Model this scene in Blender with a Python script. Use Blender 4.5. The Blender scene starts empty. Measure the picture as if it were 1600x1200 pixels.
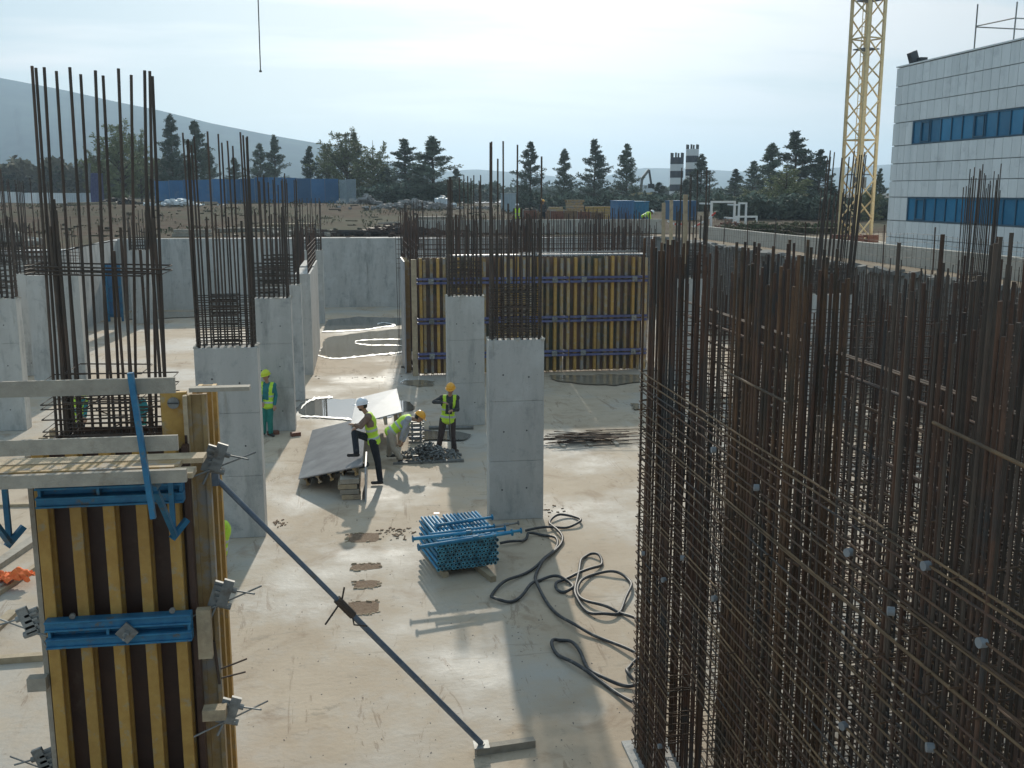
import bpy, bmesh, math, random
from mathutils import Vector, Matrix, Quaternion
random.seed(7)
R = random.random
def U(a, b): return a + (b - a) * random.random()
S = bpy.context.scene
COL = S.collection

# ------------------------------------------------------------------ camera
TH = math.atan(300 / 1600); PS = math.radians(8.4); EYE = Vector((0, 0, 6.4))
FW = Vector((math.sin(PS) * math.cos(TH), math.cos(PS) * math.cos(TH), -math.sin(TH)))
RT = Vector((math.cos(PS), -math.sin(PS), 0))
UP = RT.cross(FW)
cam = bpy.data.cameras.new('camera'); cam.sensor_width = 36; cam.lens = 36
cam.clip_start = 0.1; cam.clip_end = 12000
co = bpy.data.objects.new('camera', cam); COL.objects.link(co)
m3 = Matrix((RT, UP, -FW)).transposed()
co.matrix_world = Matrix.Translation(EYE) @ m3.to_4x4()
S.camera = co

# ------------------------------------------------------------------ light
SUN_EL = math.radians(25.0); SUN_AZ = math.radians(4.5)      # azimuth from +Y towards +X
SD = Vector((math.sin(SUN_AZ) * math.cos(SUN_EL), math.cos(SUN_AZ) * math.cos(SUN_EL), math.sin(SUN_EL)))
sl = bpy.data.lights.new('sun', 'SUN'); sl.energy = 2.6; sl.angle = math.radians(0.9); sl.color = (1.0, 0.93, 0.80)
so = bpy.data.objects.new('sun', sl); COL.objects.link(so)
so.rotation_euler = (-SD).to_track_quat('-Z', 'Y').to_euler()
W = bpy.data.worlds.new('World'); S.world = W; W.use_nodes = True
nt = W.node_tree; nt.nodes.clear(); L = nt.links.new
def wn(t, **k):
    n = nt.nodes.new(t)
    for a, b in k.items(): setattr(n, a, b)
    return n
out = wn('ShaderNodeOutputWorld'); bg = wn('ShaderNodeBackground'); bg.inputs[1].default_value = 0.1
sky = wn('ShaderNodeTexSky', sky_type='NISHITA', sun_disc=False)
sky.sun_elevation = SUN_EL; sky.sun_rotation = SUN_AZ
sky.air_density = 1.2; sky.dust_density = 2.5; sky.altitude = 700
tc = wn('ShaderNodeTexCoord'); nrm = wn('ShaderNodeVectorMath', operation='NORMALIZE'); L(tc.outputs['Generated'], nrm.inputs[0])
sep = wn('ShaderNodeSeparateXYZ'); L(nrm.outputs[0], sep.inputs[0])
zc = wn('ShaderNodeMath', operation='MAXIMUM'); L(sep.outputs[2], zc.inputs[0]); zc.inputs[1].default_value = 0.0
za = wn('ShaderNodeMath', operation='ADD'); L(zc.outputs[0], za.inputs[0]); za.inputs[1].default_value = 0.13
dv = wn('ShaderNodeVectorMath', operation='DIVIDE'); L(nrm.outputs[0], dv.inputs[0])
cb = wn('ShaderNodeCombineXYZ')
for i in range(3): L(za.outputs[0], cb.inputs[i])
L(cb.outputs[0], dv.inputs[1])
mp = wn('ShaderNodeMapping'); mp.inputs['Scale'].default_value = (0.55, 1.25, 0.0); mp.inputs['Location'].default_value = (1.7, 0.6, 0)
L(dv.outputs[0], mp.inputs[0])
no = wn('ShaderNodeTexNoise'); no.inputs['Scale'].default_value = 1.0; no.inputs['Detail'].default_value = 7; no.inputs['Roughness'].default_value = 0.52
L(mp.outputs[0], no.inputs['Vector'])
rp = wn('ShaderNodeValToRGB'); rp.color_ramp.elements[0].position = 0.43; rp.color_ramp.elements[1].position = 0.60
rp.color_ramp.elements[0].color = (0.08, 0.08, 0.08, 1); rp.color_ramp.elements[1].color = (1, 1, 1, 1)
bd = wn('ShaderNodeVectorMath', operation='DOT_PRODUCT'); L(nrm.outputs[0], bd.inputs[0]); bd.inputs[1].default_value = (0.5, 0.866, 0)
bm_ = wn('ShaderNodeMath', operation='MULTIPLY_ADD'); L(bd.outputs['Value'], bm_.inputs[0]); bm_.inputs[1].default_value = 0.42; bm_.inputs[2].default_value = -0.36
ba = wn('ShaderNodeMath', operation='ADD'); L(no.outputs['Fac'], ba.inputs[0]); L(bm_.outputs[0], ba.inputs[1]); L(ba.outputs[0], rp.inputs[0])
# thin cloud is brighter towards the sun
dt = wn('ShaderNodeVectorMath', operation='DOT_PRODUCT'); L(nrm.outputs[0], dt.inputs[0]); dt.inputs[1].default_value = SD
mx = wn('ShaderNodeMath', operation='MAXIMUM'); L(dt.outputs['Value'], mx.inputs[0]); mx.inputs[1].default_value = 0
pw = wn('ShaderNodeMath', operation='POWER'); L(mx.outputs[0], pw.inputs[0]); pw.inputs[1].default_value = 14
ml = wn('ShaderNodeMath', operation='MULTIPLY_ADD'); L(pw.outputs[0], ml.inputs[0]); ml.inputs[1].default_value = 8.0; ml.inputs[2].default_value = 4.6
cc = wn('ShaderNodeVectorMath', operation='SCALE'); cc.inputs[0].default_value = (1.0, 1.0, 0.99); L(ml.outputs[0], cc.inputs['Scale'])
base = wn('ShaderNodeMix', data_type='RGBA'); base.inputs[0].default_value = 0.85; L(sky.outputs[0], base.inputs[6]); base.inputs[7].default_value = (2.3, 3.35, 4.1, 1)
mix = wn('ShaderNodeMix', data_type='RGBA'); L(rp.outputs[0], mix.inputs[0]); L(base.outputs[2], mix.inputs[6]); L(cc.outputs[0], mix.inputs[7])
L(mix.outputs[2], bg.inputs[0]); L(bg.outputs[0], out.inputs[0])
S.view_settings.view_transform = 'Standard'; S.view_settings.look = 'None'
S.view_settings.exposure = 0.64; S.view_settings.gamma = 1; S.view_settings.use_curve_mapping = False
S.render.engine = 'CYCLES'

# ------------------------------------------------------------------ place helpers (photo pixel -> point of the site)
def ray(u, v): return FW + RT * ((u - 800) / 1600) + UP * ((600 - v) / 1600)
def G(u, v, z=0.0):
    d = ray(u, v); t = (z - EYE.z) / d.z; return EYE + d * t
def V(u, v, Y):
    d = ray(u, v); t = Y / d.y; return EYE + d * t

# ------------------------------------------------------------------ materials
MATS = {}
def mat(name, c1, c2=None, rough=0.8, metal=0.0, scale=3.0, bump=0.0, bscale=40.0, c3=None, s3=0.7, t3=(0.55, 0.7),
        streak=False, objrand=0.0, spec=0.5, trans=0.0):
    m = bpy.data.materials.new(name); m.use_nodes = True; n = m.node_tree.nodes; l = m.node_tree.links.new
    b = n['Principled BSDF']; b.inputs['Roughness'].default_value = rough; b.inputs['Metallic'].default_value = metal
    b.inputs['Specular IOR Level'].default_value = spec
    c2 = c2 or c1
    g = n.new('ShaderNodeNewGeometry'); mpp = n.new('ShaderNodeMapping'); l(g.outputs['Position'], mpp.inputs[0])
    if streak: mpp.inputs['Scale'].default_value = (1, 1, 0.12)
    ns = n.new('ShaderNodeTexNoise'); ns.inputs['Scale'].default_value = scale; ns.inputs['Detail'].default_value = 6; ns.inputs['Roughness'].default_value = 0.65
    l(mpp.outputs[0], ns.inputs['Vector'])
    r = n.new('ShaderNodeValToRGB'); r.color_ramp.elements[0].position = 0.33; r.color_ramp.elements[1].position = 0.67
    r.color_ramp.elements[0].color = (*c1, 1); r.color_ramp.elements[1].color = (*c2, 1); l(ns.outputs['Fac'], r.inputs[0])
    col = r.outputs[0]
    if c3:
        n3 = n.new('ShaderNodeTexNoise'); n3.inputs['Scale'].default_value = s3; n3.inputs['Detail'].default_value = 8; n3.inputs['Roughness'].default_value = 0.7
        l(g.outputs['Position'], n3.inputs['Vector'])
        r3 = n.new('ShaderNodeValToRGB'); r3.color_ramp.elements[0].position = t3[0]; r3.color_ramp.elements[1].position = t3[1]
        l(n3.outputs['Fac'], r3.inputs[0])
        mm = n.new('ShaderNodeMix'); mm.data_type = 'RGBA'; l(r3.outputs[0], mm.inputs[0]); l(col, mm.inputs[6]); mm.inputs[7].default_value = (*c3, 1)
        col = mm.outputs[2]
    if objrand:
        oi = n.new('ShaderNodeObjectInfo'); mr = n.new('ShaderNodeMapRange'); l(oi.outputs['Random'], mr.inputs[0])
        mr.inputs[3].default_value = 1 - objrand; mr.inputs[4].default_value = 1 + objrand
        vm = n.new('ShaderNodeVectorMath'); vm.operation = 'SCALE'; l(col, vm.inputs[0]); l(mr.outputs[0], vm.inputs['Scale']); col = vm.outputs[0]
    l(col, b.inputs['Base Color'])
    if bump:
        nb = n.new('ShaderNodeTexNoise'); nb.inputs['Scale'].default_value = bscale; nb.inputs['Detail'].default_value = 5; l(g.outputs['Position'], nb.inputs['Vector'])
        bp = n.new('ShaderNodeBump'); bp.inputs['Strength'].default_value = bump; bp.inputs['Distance'].default_value = 0.02
        l(nb.outputs['Fac'], bp.inputs['Height']); l(bp.outputs[0], b.inputs['Normal'])
    MATS[name] = m
    return m
M = MATS
mat('concrete', (.42, .405, .375), (.53, .51, .475), .85, scale=1.6, bump=.25, bscale=25, c3=(.26, .265, .26), s3=2.6, t3=(.56, .74), streak=True)
mat('concrete_dark', (.17, .165, .15), (.25, .24, .22), .9, scale=1.2, bump=.4, bscale=10, c3=(.11, .10, .085), s3=.8)
mat('concrete_pale', (.42, .39, .33), (.50, .46, .40), .9, scale=2, bump=.2, c3=(.36, .31, .25), s3=1.5)
mat('rebar', (.060, .032, .020), (.105, .052, .030), .75, scale=5, objrand=.35, c3=(.045, .04, .036), s3=1.1, t3=(.5, .6))
mat('rebar_fresh', (.075, .040, .021), (.125, .064, .030), .7, scale=6, objrand=.3, c3=(.05, .035, .022), s3=1.3, t3=(.5, .6))
mat('rebar_tan', (.12, .070, .032), (.19, .115, .055), .7, scale=6, objrand=.3, c3=(.07, .045, .025), s3=1.3, t3=(.5, .6))
mat('rebar_grey', (.050, .036, .027), (.080, .057, .040), .65, scale=5, objrand=.3, c3=(.09, .055, .038), s3=1.5, t3=(.5, .62))
mat('timber', (.36, .27, .17), (.48, .38, .25), .8, scale=7, bump=.3, bscale=60, objrand=.18, c3=(.26, .20, .14), s3=2)
mat('timber_grey', (.30, .26, .21), (.40, .35, .28), .85, scale=7, bump=.3, bscale=60, objrand=.15, c3=(.22, .17, .12), s3=1.6)
mat('yellow_beam', (.38, .205, .045), (.47, .28, .07), .65, scale=9, bump=.15, objrand=.2, c3=(.34, .28, .18), s3=6, t3=(.55, .68))
mat('yellow_beam_worn', (.30, .19, .075), (.42, .29, .13), .7, scale=6, bump=.15, objrand=.35, c3=(.28, .26, .24), s3=3, t3=(.48, .62))
mat('ply', (.050, .022, .014), (.085, .040, .024), .5, scale=2, bump=.1, c3=(.12, .085, .06), s3=1.3, t3=(.58, .75))
mat('ply_mid', (.16, .085, .055), (.24, .135, .085), .5, scale=.9, bump=.1, c3=(.08, .08, .05), s3=.8, t3=(.48, .6))
mat('ply_grey', (.17, .165, .17), (.27, .26, .26), .35, scale=2.5, c3=(.33, .32, .32), s3=1.2, bump=.1)
mat('ply_pale', (.32, .33, .34), (.42, .42, .43), .5, scale=2.5, c3=(.40, .40, .41), s3=1.2)
mat('blue_steel', (.022, .12, .24), (.035, .20, .34), .5, .2, scale=8, objrand=.12, c3=(.13, .12, .10), s3=7, t3=(.56, .66), bump=.1)
mat('blue_prop', (.018, .16, .30), (.03, .26, .42), .62, .0, scale=6, objrand=.3, c3=(.16, .15, .12), s3=6, t3=(.55, .68))
mat('prop_end', (.06, .26, .36), (.14, .38, .46), .5, scale=9, objrand=.45, c3=(.34, .34, .28), s3=14, t3=(.58, .68))
mat('purple_steel', (.08, .085, .19), (.13, .135, .27), .5, .1, scale=4, objrand=.15, c3=(.20, .19, .22), s3=4)
mat('prop_steel', (.09, .125, .18), (.16, .19, .23), .6, .1, scale=9, c3=(.17, .15, .12), s3=6)
mat('galv', (.17, .17, .165), (.29, .29, .275), .6, .25, scale=12, objrand=.3, c3=(.16, .13, .10), s3=8)
mat('dark_metal', (.03, .032, .035), (.06, .06, .06), .6)
mat('hose', (.030, .030, .032), (.055, .055, .058), .55, scale=10, c3=(.16, .15, .13), s3=5, t3=(.55, .72))
mat('facade', (.68, .71, .70), (.80, .82, .81), .55, scale=2.2, objrand=.05, c3=(.54, .56, .56), s3=1.1, t3=(.55, .75), streak=True)
mat('facade_back', (.40, .41, .41), rough=.9)
mat('glass_blue', (.015, .14, .27), (.025, .20, .36), .15, scale=.8, objrand=.25, spec=.8)
mat('frame_dark', (.03, .11, .18), rough=.4, metal=.3)
mat('crane_yellow', (.55, .42, .21), (.68, .54, .32), .55, scale=5, objrand=.1, c3=(.40, .22, .10), s3=4, t3=(.58, .7))
mat('soil', (.060, .040, .027), (.115, .078, .054), 1, scale=.9, spec=.05, bump=1.0, bscale=2, c3=(.080, .075, .048), s3=.15, t3=(.42, .6))
mat('sand', (.22, .17, .12), (.31, .25, .185), 1, spec=.1, scale=.6, bump=.5, bscale=6, c3=(.34, .26, .19), s3=.5)
mat('mountain', (.020, .045, .065), (.06, .095, .095), 1, scale=.012, c3=(.045, .09, .10), s3=.01, spec=0)
mat('needle', (.09, .115, .085), (.18, .20, .14), .8, scale=1.6, objrand=.25, spec=.2)
mat('leaf', (.15, .165, .075), (.27, .28, .14), .7, scale=1.2, objrand=.2, spec=.2)
mat('leaf_dry', (.13, .11, .065), (.20, .165, .10), .85, scale=.3, spec=.2, c3=(.05, .07, .03), s3=.12, t3=(.48, .58))
mat('bark', (.07, .05, .035), (.12, .09, .065), .95)
mat('blue_fence', (.035, .12, .25), (.06, .17, .32), .65, scale=.5, objrand=.28, c3=(.12, .18, .24), s3=.8, t3=(.55, .7))
mat('grey_sheet', (.30, .36, .40), (.38, .44, .46), .6, scale=1, objrand=.1)
mat('white_sheet', (.60, .64, .66), (.72, .74, .75), .6, scale=1, objrand=.08)
mat('black_paint_bore_shade', (.025, .028, .04), rough=.6)
mat('white_paint', (.72, .72, .70), rough=.6)
mat('orange_cloth', (.85, .14, .03), (.95, .22, .05), .8, scale=9)
mat('water', (.27, .225, .165), (.33, .28, .21), .06, scale=.6, spec=1.0, bump=.02, bscale=3)
mat('water_clear', (.10, .095, .08), (.14, .13, .11), .02, scale=.6, spec=1.0, bump=.02, bscale=5)
mat('skin', (.36, .20, .13), (.40, .23, .15), .55)
mat('hair', (.015, .012, .010), rough=.7)
mat('hivis', (.50, .78, .04), (.58, .84, .06), .7, scale=8, bump=1.0, bscale=16)
mat('reflective', (.42, .45, .45), (.50, .52, .52), .3)
mat('shirt_brown', (.20, .13, .10), (.25, .17, .13), .9, scale=12, bump=1.0, bscale=16)
mat('shirt_grey', (.33, .34, .38), (.40, .41, .45), .9, scale=12, bump=1.0, bscale=16)
mat('shirt_dark', (.035, .037, .04), (.06, .06, .06), .9, scale=12, bump=1.0, bscale=16)
mat('shirt_teal', (.02, .16, .17), (.03, .21, .22), .85, scale=12, bump=1.0, bscale=16)
mat('trouser_navy', (.010, .012, .018), (.02, .022, .03), .9, scale=12, bump=1.0, bscale=16)
mat('trouser_beige', (.35, .31, .26), (.42, .38, .32), .9, scale=12, bump=1.0, bscale=16)
mat('trouser_brown', (.045, .03, .028), (.07, .05, .045), .9, scale=12, bump=1.0, bscale=16)
mat('trouser_green', (.02, .17, .14), (.03, .23, .19), .9, scale=12, bump=1.0, bscale=16)
mat('boot', (.018, .015, .013), rough=.6)
mat('boot_brown', (.07, .045, .03), rough=.6)
mat('helmet_white', (.82, .82, .84), rough=.3)
mat('helmet_orange', (.86, .40, .03), rough=.3)
mat('helmet_yellow', (.66, .72, .04), rough=.3)
mat('spacer', (.22, .23, .24), rough=.6, objrand=.2)
mat('rubble', (.20, .19, .18), (.30, .28, .26), .9, scale=3)
mat('mud', (.15, .09, .05), (.24, .16, .10), .95, scale=9, bump=.9, bscale=30)
mat('rust_plate', (.15, .05, .03), (.20, .08, .05), .7, scale=6)
mat('painted_sky_glint', (.62, .61, .58), (.80, .80, .78), .35, scale=4)  # near-white that paints the reflected sky beside the puddles
mat('label_red', (.55, .06, .04), rough=.5)
mat('tape_red', (.60, .08, .06), rough=.6)

# pit floor: beige concrete, grey worn zones, rusty mud smears, damp zones
def worn_concrete(name, s0):
    m = MATS[name]; n = m.node_tree.nodes; l = m.node_tree.links.new; b = n['Principled BSDF']; g = n.new('ShaderNodeNewGeometry')
    src = b.inputs['Base Color'].links[0].from_socket
    def lay(src, sc, lo, hi, c, amt, tex='noise', ms=(1, 1, 1)):
        mp = n.new('ShaderNodeMapping'); mp.inputs['Scale'].default_value = ms; l(g.outputs['Position'], mp.inputs[0])
        if tex == 'noise':
            t = n.new('ShaderNodeTexNoise'); t.inputs['Scale'].default_value = sc; t.inputs['Detail'].default_value = 8; t.inputs['Roughness'].default_value = .7; o = t.outputs['Fac']
        else:
            t = n.new('ShaderNodeTexVoronoi'); t.inputs['Scale'].default_value = sc; o = t.outputs['Distance']
        l(mp.outputs[0], t.inputs['Vector'])
        mr = n.new('ShaderNodeMapRange'); mr.inputs[1].default_value = lo; mr.inputs[2].default_value = hi; mr.inputs[4].default_value = amt; l(o, mr.inputs[0])
        mi = n.new('ShaderNodeMix'); mi.data_type = 'RGBA'; l(mr.outputs[0], mi.inputs[0]); l(src, mi.inputs[6]); mi.inputs[7].default_value = (*c, 1); return mi.outputs[2]
    c = lay(src, 1.1, .50, .66, (.56 * s0, .55 * s0, .52 * s0), .7)
    c = lay(c, 2.2, .52, .68, (.25 * s0, .25 * s0, .235 * s0), .75, ms=(1, 1, .25))
    c = lay(c, 7.0, .60, .72, (.30 * s0, .26 * s0, .20 * s0), .6, ms=(1, 1, .10))
    c = lay(c, 16.0, .10, .05, (.10, .10, .095), .75, 'vor')
    c = lay(c, 40.0, .14, .08, (.16, .16, .15), .5, 'vor')
    l(c, b.inputs['Base Color'])
worn_concrete('concrete', 1.0)
def floor_mat():
    m = mat('floor', (.43, .335, .24), (.53, .43, .32), .85, scale=.55, spec=.22)
    n = m.node_tree.nodes; l = m.node_tree.links.new; b = n['Principled BSDF']
    g = n.new('ShaderNodeNewGeometry')
    src = b.inputs['Base Color'].links[0].from_socket
    def layer(src, scale, lo, hi, c, mapsc=(1, 1, 1), rot=0, detail=8, rough=.65, amt=1.0, dist=0.0):
        mp = n.new('ShaderNodeMapping'); mp.inputs['Scale'].default_value = mapsc; mp.inputs['Rotation'].default_value = (0, 0, rot)
        l(g.outputs['Position'], mp.inputs[0])
        t = n.new('ShaderNodeTexNoise'); t.inputs['Scale'].default_value = scale; t.inputs['Detail'].default_value = detail; t.inputs['Roughness'].default_value = rough
        t.inputs['Distortion'].default_value = dist
        l(mp.outputs[0], t.inputs['Vector'])
        mr = n.new('ShaderNodeMapRange'); mr.inputs[1].default_value = lo; mr.inputs[2].default_value = hi; mr.inputs[4].default_value = amt
        l(t.outputs['Fac'], mr.inputs[0])
        mi = n.new('ShaderNodeMix'); mi.data_type = 'RGBA'; l(mr.outputs[0], mi.inputs[0]); l(src, mi.inputs[6]); mi.inputs[7].default_value = (*c, 1)
        return mi.outputs[2], mr.outputs[0]
    c, f1 = layer(src, .22, .46, .60, (.42, .385, .335))
    c, _ = layer(c, .8, .55, .75, (.27, .18, .11), (1, 1, 1), .4, amt=.8, dist=1.2)
    c, _ = layer(c, 1.6, .56, .72, (.52, .46, .38), (1, .35, 1), -.5, amt=.6)
    c, _ = layer(c, 5.0, .62, .72, (.15, .10, .065), (1, 1, 1), .8, detail=10, rough=.75, amt=.6)
    c, _ = layer(c, 22.0, .60, .75, (.34, .28, .22), amt=.6)
    c, _ = layer(c, 3.0, .585, .60, (.22, .15, .10), (1, .16, 1), .9, detail=9, rough=.8, amt=.5, dist=.8)
    c, _ = layer(c, 2.4, .60, .63, (.30, .25, .19), (.22, 1, 1), .35, detail=9, rough=.75, amt=.55, dist=1.5)
    c, _ = layer(c, 1.0, .60, .66, (.20, .175, .15), (1, 1, 1), 0, detail=10, rough=.8, amt=.5)
    l(c, b.inputs['Base Color'])
    mr = n.new('ShaderNodeMapRange'); l(f1, mr.inputs[0]); mr.inputs[3].default_value = .85; mr.inputs[4].default_value = .6
    l(mr.outputs[0], b.inputs['Roughness'])
    t = n.new('ShaderNodeTexNoise'); t.inputs['Scale'].default_value = 12; t.inputs['Detail'].default_value = 8; l(g.outputs['Position'], t.inputs['Vector'])
    bp = n.new('ShaderNodeBump'); bp.inputs['Strength'].default_value = .35; bp.inputs['Distance'].default_value = .02
    l(t.outputs['Fac'], bp.inputs['Height']); l(bp.outputs[0], b.inputs['Normal'])
floor_mat()

# ------------------------------------------------------------------ mesh helpers
WL = {}                                  # world location of each object (no rotation on roots that use world coords)
def tag(o, label=None, cat=None, group=None, kind=None):
    if label: o['label'] = label
    if cat: o['category'] = cat
    if group: o['group'] = group
    if kind: o['kind'] = kind
    return o
def thing(name, label, cat, loc=(0, 0, 0), group=None, rz=0):
    o = bpy.data.objects.new(name, None); COL.objects.link(o); o.location = loc; o.empty_display_size = .2
    o.rotation_euler = (0, 0, rz); WL[o.name] = Vector(loc)
    return tag(o, label, cat, group)
class MB:
    def __init__(s): s.v = []; s.f = []; s.mi = []; s.cur = 0
    def poly(s, pts):
        k = len(s.v); s.v += [tuple(p) for p in pts]; s.f.append(tuple(range(k, k + len(pts)))); s.mi.append(s.cur)
    def hexa(s, p):                      # 8 corners: bottom 4 ccw, top 4 ccw
        k = len(s.v); s.v += [tuple(q) for q in p]
        for f in ((3, 2, 1, 0), (4, 5, 6, 7), (0, 1, 5, 4), (1, 2, 6, 5), (2, 3, 7, 6), (3, 0, 4, 7)):
            s.f.append(tuple(k + i for i in f)); s.mi.append(s.cur)
        return s
    def box(s, x0, x1, y0, y1, z0, z1, mtx=None):
        p = [Vector(q) for q in ((x0, y0, z0), (x1, y0, z0), (x1, y1, z0), (x0, y1, z0), (x0, y0, z1), (x1, y0, z1), (x1, y1, z1), (x0, y1, z1))]
        if mtx is not None: p = [mtx @ q for q in p]
        s.hexa(p); return s
    def beam(s, a, b, w, h, up=(0, 0, 1)):   # rectangular bar from a to b
        a = Vector(a); b = Vector(b); d = (b - a).normalized(); up = Vector(up)
        if abs(d.dot(up)) > .95: up = Vector((0, 1, 0))
        x = d.cross(up).normalized() * (w / 2); y = x.cross(d).normalized() * (h / 2)
        s.hexa([a - x - y, a + x - y, b + x - y, b - x - y, a - x + y, a + x + y, b + x + y, b - x + y]); return s
    def tube(s, pts, r, n=6, closed=False, cap=True):
        pts = [Vector(p) for p in pts]; N = len(pts); k0 = len(s.v); nrm = None
        rr = r if isinstance(r, (list, tuple)) else [r] * N
        for i, p in enumerate(pts):
            if closed: d = pts[(i + 1) % N] - pts[i - 1]
            else: d = pts[min(i + 1, N - 1)] - pts[max(i - 1, 0)]
            d = d.normalized() if d.length > 1e-9 else Vector((0, 0, 1))
            if nrm is None:
                nrm = d.cross(Vector((0, 0, 1)))
                if nrm.length < .1: nrm = d.cross(Vector((0, 1, 0)))
            nrm = (nrm - d * nrm.dot(d)); nrm.normalize(); bi = d.cross(nrm)
            for j in range(n):
                a = 2 * math.pi * j / n
                s.v.append(tuple(p + (nrm * math.cos(a) + bi * math.sin(a)) * rr[i]))
        for i in range(N if closed else N - 1):
            a = k0 + i * n; b = k0 + ((i + 1) % N) * n
            for j in range(n):
                s.f.append((a + j, a + (j + 1) % n, b + (j + 1) % n, b + j)); s.mi.append(s.cur)
        if cap and not closed:
            s.f.append(tuple(k0 + j for j in reversed(range(n)))); s.mi.append(s.cur)
            s.f.append(tuple(k0 + (N - 1) * n + j for j in range(n))); s.mi.append(s.cur)
        return s
    def disc(s, c, ax, r, h, n=12):
        c = Vector(c); ax = Vector(ax).normalized(); return s.tube([c - ax * h / 2, c + ax * h / 2], r, n)
    def mesh(s, name, mats, off=None, smooth=False):
        me = bpy.data.meshes.new(name)
        v = s.v if off is None else [(a - off[0], b - off[1], c - off[2]) for a, b, c in s.v]
        me.from_pydata(v, [], s.f)
        for m in (mats if isinstance(mats, (list, tuple)) else [mats]): me.materials.append(M[m] if isinstance(m, str) else m)
        if any(s.mi): me.polygons.foreach_set('material_index', s.mi)
        if smooth: me.polygons.foreach_set('use_smooth', [True] * len(s.f))
        me.update(); return me
    def build(s, name, mats, parent=None, smooth=False, **tg):
        off = WL.get(parent.name) if parent is not None else None
        me = s.mesh(name, mats, off, smooth)
        o = bpy.data.objects.new(name, me); COL.objects.link(o); o.parent = parent
        if off is not None: WL[o.name] = off
        return tag(o, **tg)
    def solo(s, name, mats, base, smooth=False, **tg):       # top-level one-mesh thing with origin at base
        me = s.mesh(name, mats, Vector(base), smooth); o = bpy.data.objects.new(name, me); COL.objects.link(o); o.location = base
        return tag(o, **tg)
def inst(name, me, parent, mtx):         # shared-mesh piece given a WORLD matrix (parent root has no rotation)
    o = bpy.data.objects.new(name, me); COL.objects.link(o)
    if parent is not None:
        o.parent = parent; mtx = Matrix.Translation(-WL[parent.name]) @ mtx
    o.matrix_local = mtx
    return o
BARM = {}
def barmesh(r, m, n=6):
    k = (round(r, 4), m, n)
    if k not in BARM: BARM[k] = MB().tube([(0, 0, 0), (0, 0, 1)], r, n).mesh('bar', m)
    return BARM[k]
def bar(name, parent, a, b, r, m='rebar', n=6):
    a = Vector(a); b = Vector(b); d = b - a; Ln = d.length
    q = d.to_track_quat('Z', 'Y')
    return inst(name, barmesh(r, m, n), parent, Matrix.Translation(a) @ q.to_matrix().to_4x4() @ Matrix.Diagonal((1, 1, Ln, 1)))
def struct(o): o['kind'] = 'structure'; return o
def spline(pts, k=6):
    out = []
    P = [Vector(p) for p in pts]; P = [P[0] * 2 - P[1]] + P + [P[-1] * 2 - P[-2]]
    for i in range(1, len(P) - 2):
        for j in range(k):
            t = j / k; a, b, c, d = P[i - 1:i + 3]
            out.append(.5 * ((2 * b) + (c - a) * t + (2 * a - 5 * b + 4 * c - d) * t * t + (-a + 3 * b - 3 * c + d) * t ** 3))
    out.append(P[-2]); return out

# ------------------------------------------------------------------ THE GROUND
struct(MB().box(-60, 17.0, -12, 58.5, -.4, 0).build('pit_floor', 'floor'))
def hnoise(x, y): return math.sin(x * .31 + 1.3) * math.cos(y * .27) * .5 + math.sin(x * .11 - y * .17) * .6 + math.sin(x * .9 + y * .7) * .15
def sm(a, b, t):
    t = max(0, min(1, (t - a) / (b - a))); return t * t * (3 - 2 * t)
def terr(x, y):
    z = 3.9
    left = 1 - sm(6, 22, x)
    z += left * 1.35 * sm(62, 98, y) + (1 - left) * .45 * sm(60, 120, y)
    if y > 60: z += .16 * hnoise(x, y) * sm(60, 70, y) * (.3 + .7 * left)
    if x < -13 and y < 62: z += .15 * hnoise(x, y) * sm(49, 55, y)
    z += .6 * sm(150, 600, y) - .5 * sm(600, 5000, y)
    return z
def patch(x0, x1, y0, y1, nx, ny, mb, px=1.0, py=1.0):
    xs = [x0 + (x1 - x0) * (i / nx) ** px for i in range(nx + 1)]; ys = [y0 + (y1 - y0) * (j / ny) ** py for j in range(ny + 1)]
    k = len(mb.v)
    for y in ys:
        for x in xs: mb.v.append((x, y, terr(x, y)))
    for j in range(ny):
        for i in range(nx):
            a = k + j * (nx + 1) + i; mb.f.append((a, a + 1, a + nx + 2, a + nx + 1)); mb.mi.append(0)
t = MB()
patch(-13, 17, 58.9, 200, 60, 120, t); patch(-90, -13, 48.4, 200, 100, 120, t)
patch(-3000, 3000, 200, 5200, 60, 60, t, 1, 1.6); patch(-2500, -90, -60, 200, 20, 20, t); patch(110, 2500, -60, 200, 20, 20, t)
patch(-90, 110, -60, -12, 10, 6, t); patch(-90, -60, -12, 48.4, 6, 10, t)
patch(17, 110, 60, 200, 80, 100, t)
struct(t.build('ground', 'soil', smooth=True))
t = MB(); patch(17, 110, -12, 60, 30, 30, t); struct(t.build('site_road', 'sand', smooth=True))
# faces of the excavation
t = MB().box(16.98, 17.25, -12, 58.4, 0, 3.86); struct(t.build('excavation_side', 'concrete_dark'))
t = MB()
for i in range(140):                      # crumbly soil lip along the pit edge
    y = -2 + i * .43 + U(-.1, .1); a = U(.12, .3); x = 16.95 + U(-.08, .12)
    t.disc((x, y, 3.86 + U(-.05, .03)), (U(-.3, .3), U(-.3, .3), 1), a, U(.08, .18), 6)
tag(t.build('soil_clod', 'concrete_dark'), 'crumbled dark soil along the lip of the pit side', 'soil', kind='stuff')
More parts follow.
